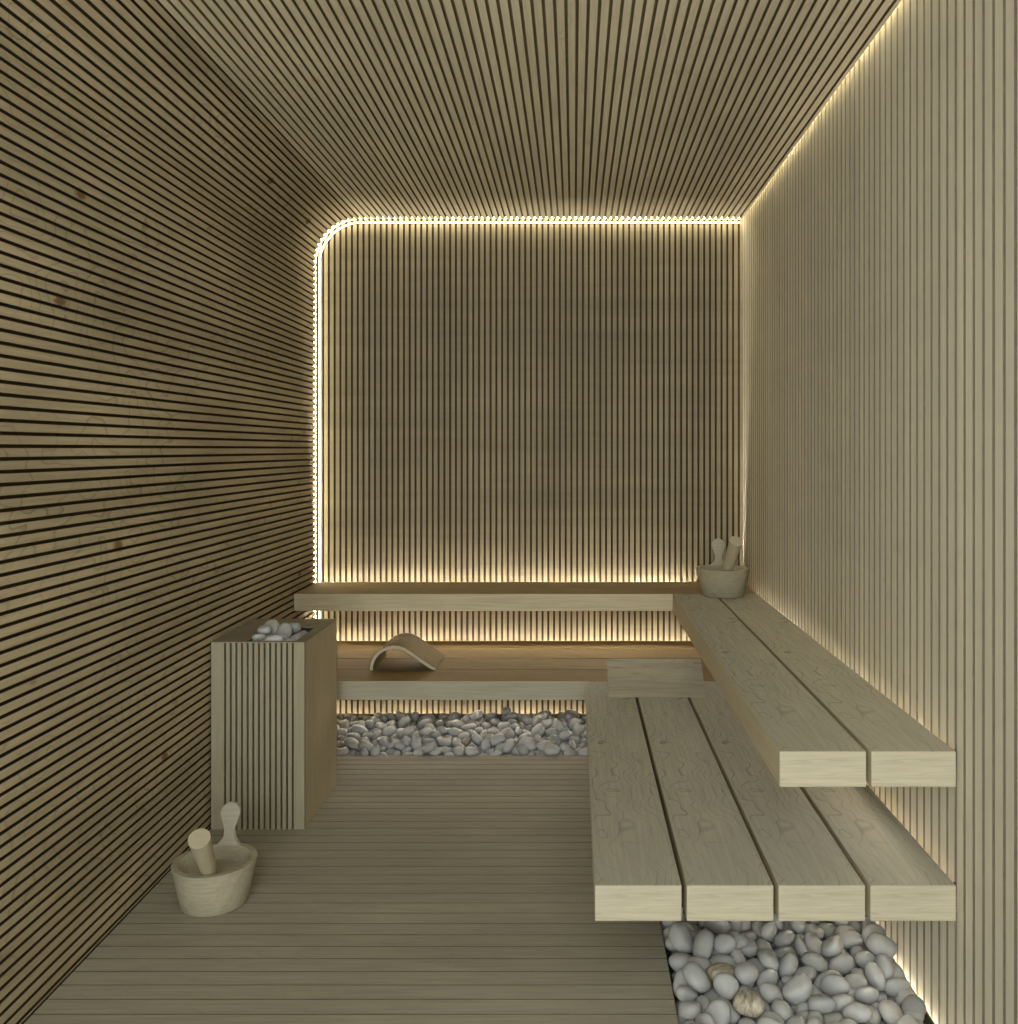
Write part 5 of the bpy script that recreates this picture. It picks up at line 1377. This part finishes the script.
('B',0,0.0341,0.1682,4.315,-0.0074,0.007,-0.91,-0.01,-0.415,0),
('B',2,0.0255,-0.9794,4.2879,0.0129,0.979,-0.135,0.086,0.13,1),
('B',9,0.0353,0.0832,3.9707,-0.0162,0.708,0.19,-0.484,-0.478,0),
('B',7,0.0311,-0.9533,4.1956,0.0191,0.039,-0.376,-0.776,0.505,1),
('B',5,0.0321,-0.9649,3.9536,0.0038,0.021,-0.882,0.45,0.139,1),
('B',5,0.0346,-1.1535,4.1303,0.0202,0.957,-0.074,-0.203,-0.192,0),
('B',8,0.0383,0.2096,4.2851,0.0261,0.161,0.984,0.068,0.023,0),
('B',7,0.0388,-0.7232,4.0759,-0.0075,0.734,0.042,-0.547,-0.399,1),
('B',4,0.0316,-0.643,4.1112,-0.0116,0.037,0.604,0.355,0.713,0),
('B',2,0.0348,-0.0851,3.9988,-0.0117,0.175,-0.419,0.224,0.862,1),
('B',4,0.0308,-0.3287,4.3305,-0.0074,0.212,0.348,0.359,0.84,1),
('B',6,0.0248,-0.5668,4.014,-0.03,0.841,0.034,0.032,-0.538,0),
('B',8,0.0405,-0.9833,4.1246,0.0125,0.955,-0.145,0.161,0.203,1),
('B',6,0.0269,-0.9398,4.3375,0.0145,0.054,0.991,-0.066,-0.099,1),
('B',0,0.0322,-0.4099,4.1957,0.0103,0.696,0.021,0.046,0.716,1),
('B',5,0.0251,-0.1403,4.0058,-0.0114,0.696,0.587,0.104,-0.401,1),
('B',2,0.0235,-0.257,4.1378,0.0036,0.488,-0.214,-0.396,0.748,1),
('B',8,0.0335,-0.3269,4.3254,0.0415,0.762,0.085,-0.202,-0.609,1),
('B',6,0.0336,0.0004,4.2025,0.0149,0.397,-0.799,-0.443,-0.084,1),
('B',2,0.03,0.1841,4.0707,-0.0138,0.037,0.81,0.245,0.532,0),
('B',6,0.0279,-1.09,4.0073,0.0059,0.009,0.774,0.63,0.064,0),
('B',9,0.0275,0.082,4.2263,0.0068,0.006,0.697,-0.664,-0.269,0),
('B',2,0.0319,-0.4553,4.3282,0.0127,0.108,0.498,-0.857,-0.081,0),
('B',8,0.0334,-0.6741,4.0908,0.0142,0.934,0.11,-0.203,-0.274,1),
('B',3,0.0349,-0.4873,4.1665,0.0133,0.08,-0.072,0.152,0.982,1),
('B',4,0.0316,-0.4001,4.3321,0.0096,0.088,0.422,-0.824,0.368,1),
('B',0,0.0287,-0.4887,4.1261,-0.0167,0.391,0.594,0.357,0.606,0),
('B',4,0.0268,-1.1366,4.3346,0.0129,0.28,0.564,-0.757,0.175,1),
('B',6,0.0303,-1.1054,4.1526,0.0145,0.135,0.631,0.763,0.016,0),
('B',7,0.0237,0.1101,3.8415,-0.0219,0.465,-0.473,0.631,0.402,0),
('B',7,0.0368,-0.5411,4.1971,0.0175,0.452,-0.079,-0.115,-0.881,1),
('H',5,0.0339,-1.0916,3.212,0.6206,0.709,-0.094,-0.038,0.697,1),
('H',0,0.0298,-1.0052,3.1467,0.616,0.39,0.023,-0.011,-0.921,0),
('H',1,0.0331,-0.992,3.2215,0.6198,0.786,-0.011,0.059,-0.615,1),
('H',9,0.034,-0.9939,3.2877,0.6181,0.473,-0.077,-0.089,0.873,1),
('H',8,0.0302,-1.0795,3.1377,0.6189,0.191,0.058,-0.089,-0.976,1),
('H',5,0.0324,-1.0926,3.2926,0.6198,0.353,0.054,0.064,-0.932,0),
('H',6,0.0365,-1.0959,3.2679,0.6522,0.748,0.21,0.127,-0.617,1),
('H',9,0.0291,-1.104,3.1532,0.6396,0.63,0.005,-0.198,-0.751,1),
('H',6,0.0299,-1.1011,3.2067,0.6565,0.725,0.078,-0.063,-0.682,1),
('H',1,0.0369,-1.041,3.1822,0.6246,0.009,-0.147,0.223,0.964,1),
('H',3,0.0321,-1.0457,3.2599,0.617,0.987,-0.06,0.018,0.149,0),
('H',1,0.028,-0.9844,3.119,0.6231,0.684,0.571,0.263,0.371,1),
('H',2,0.0366,-1.0284,3.2959,0.645,0.887,-0.035,-0.169,-0.428,1),
('H',8,0.0331,-1.0401,3.1144,0.636,0.654,0.756,0.005,0.001,1),
('H',4,0.0327,-1.0405,3.2294,0.6475,0.28,-0.628,0.623,0.372,1),
('F',6,0.036,0.786,1.98,-0.004,0.934,-0.119,0,0.358,1),
('F',0,0.033,0.779,2.07,0.002,0.737,-0.123,0,0.676,1),
('F',0,0.03,0.788,2.145,0,0.812,0.125,0,0.583,1),
('F',4,0.035,0.782,2.225,0.004,0.941,0.011,0,0.337,1),
('F',4,0.028,0.79,2.3,0.002,0.354,0.098,0,0.935,1),
('F',4,0.034,0.784,2.375,0.003,0.945,0.128,0,0.326,1),
('F',4,0.03,0.789,2.46,0.001,0.324,-0.092,0,0.946,1),
]
def zone(t, x, y):
    if t == 'H': return 'pale grey stone heaped in the tray on top of the heater', 'stones on the heater', 'heater_stone'
    if t == 'F':
        if y > 2.32: a = 'grey-white pebble of the right-hand bed just under the bench end'
        elif x < .33: a = 'grey-white pebble of the right-hand bed against the deck edge'
        elif x > .68: a = 'grey-white pebble in the right-hand bed next to the right wall'
        elif y > 2.12: a = 'grey-white pebble in the middle of the right-hand bed'
        else: a = 'grey-white pebble of the right-hand bed at the bottom of the picture'
        return a, 'pebbles in the bed beside the deck', 'pebble'
    d = 'front edge' if y < 3.97 else ('middle' if y < 4.2 else 'rear row')
    s_ = 'near the heater' if x < -.62 else ('centre' if x < -.28 else 'near the side bench')
    return 'grey pebble of the back bed, %s, %s' % (d, s_), 'pebbles in the bed under the back bench', 'pebble'
SPECIAL = {}
SPECIAL = {350: 'brown-veined grey stone among the pale pebbles beside the deck, the upper left of two',
           393: 'brown-veined grey stone among the pale pebbles beside the deck, the lower right of two',
           707: 'brown-veined stone in the middle of the back pebble bed',
           779: 'brown-veined stone of the back pebble bed right beside the heater'}

for i, (t, k, s, x, y, z, qw, qx, qy, qz, show) in enumerate(PEB):
    if not show: continue
    lab, grp, nm = zone(t, x, y)
    me = PROTO[k]
    if i in SPECIAL: me = vein_mesh(k, 'vein'); lab = SPECIAL[i]; grp = None
    o = bpy.data.objects.new(nm, me); COL.objects.link(o)
    o.rotation_mode = 'QUATERNION'; o.rotation_quaternion = (qw, qx, qy, qz)
    o.location = (x * K, y * K, z * K); o.scale = (s, s, s)
    tag(o, lab, 'stone' if t == 'H' else 'pebble', grp)
# the rest of the bed, lower layers and the stretch hidden under the benches, as one mass
bm = bmesh.new()
low = []
for k in range(10):
    b2 = bmesh.new(); bmesh.ops.create_icosphere(b2, subdivisions=2, radius=1)
    r = random.Random(100 + k); ay, az = r.uniform(.68, .86), r.uniform(.46, .64)
    low.append(([Vector((v.co.x, v.co.y * ay, v.co.z * az)) for v in b2.verts], [[v.index for v in f.verts] for f in b2.faces])); b2.free()
def bed_stone(k, s, loc, q):
    vs, fs = low[k]; new = [bm.verts.new(q @ (v * s) + loc) for v in vs]
    for f in fs: bm.faces.new([new[j] for j in f]).smooth = True
for (t, k, s, x, y, z, qw, qx, qy, qz, show) in PEB:
    if show or t == 'H': continue
    bed_stone(k, s * .97, Vector((x, y, z)), Quaternion((qw, qx, qy, qz)))
for (t, k, s, x, y, z, qw, qx, qy, qz, show) in PEB:   # carry the bed on under the benches
    if t == 'F': bed_stone(k, s * .97, Vector((x, y + 1.02, z - .004)), Quaternion((qw, qx, qy, qz)))
    if t == 'B' and x < -.55: bed_stone(k, s * .97, Vector((x + 1.36, y, z - .004)), Quaternion((qw, qx, qy, qz)))
o = obj('pebble_bed', bm, M['stone_bed'])
o['kind'] = 'stuff'; tag(o, 'mass of grey pebbles filling the trench below the benches', 'pebbles')

# ------------------------------------------------------------------ lights, world, camera
def area(name, loc, aim, sx, sy, power, col):
    l = bpy.data.lights.new(name, 'AREA'); l.shape = 'RECTANGLE'; l.size = sx * K; l.size_y = sy * K; l.energy = power; l.color = col
    o = bpy.data.objects.new(name, l); COL.objects.link(o); o.location = Vector(loc) * K
    o.rotation_euler = (Vector(aim) - Vector(loc)).to_track_quat('-Z', 'Y').to_euler()
    return o
# daylight coming in through the open glazed front behind the camera
area('front_daylight', (-.75, -1.6, 1.1), (.35, 3, 1.1), 3.0, 2.6, 125, (.93, 1.0, .98))
# added high fill lamp to brighten deck and bench tops
area('high_fill', (-.2, -.75, 2.2), (.1, 2.2, .3), 2.0, 0.8, 50, (.90, 1.0, 1.0))
# added low fill lamp aimed up to brighten the ceiling
area('low_fill', (-.1, -.9, .1), (0, 2.0, 2.414), 2.2, 1.0, 80, (1.0, .98, .9))
wd = bpy.data.worlds.new('world'); SC.world = wd; wd.use_nodes = True
wd.node_tree.nodes['Background'].inputs[0].default_value = (.85, .9, .87, 1); wd.node_tree.nodes['Background'].inputs[1].default_value = .5
SC.view_settings.view_transform = 'Standard'; SC.view_settings.look = 'None'; SC.view_settings.exposure = -.25
SC.cycles.max_bounces = 8; SC.cycles.diffuse_bounces = 6
SC.cycles.sample_clamp_indirect = 6

cam = bpy.data.cameras.new('camera'); co = bpy.data.objects.new('camera', cam); COL.objects.link(co)
co.location = (0, 0, EYE * K); co.rotation_euler = (PI / 2, 0, 0)
cam.sensor_fit = 'AUTO'; cam.sensor_width = 36; cam.lens = 36 * 900 / 1024
cam.shift_x = -(574 - 509) / 1024; cam.shift_y = -(512 - 449) / 1024
cam.clip_start = .02
SC.camera = co
for o in list(SC.objects):
    if '_at' in o: del o['_at']
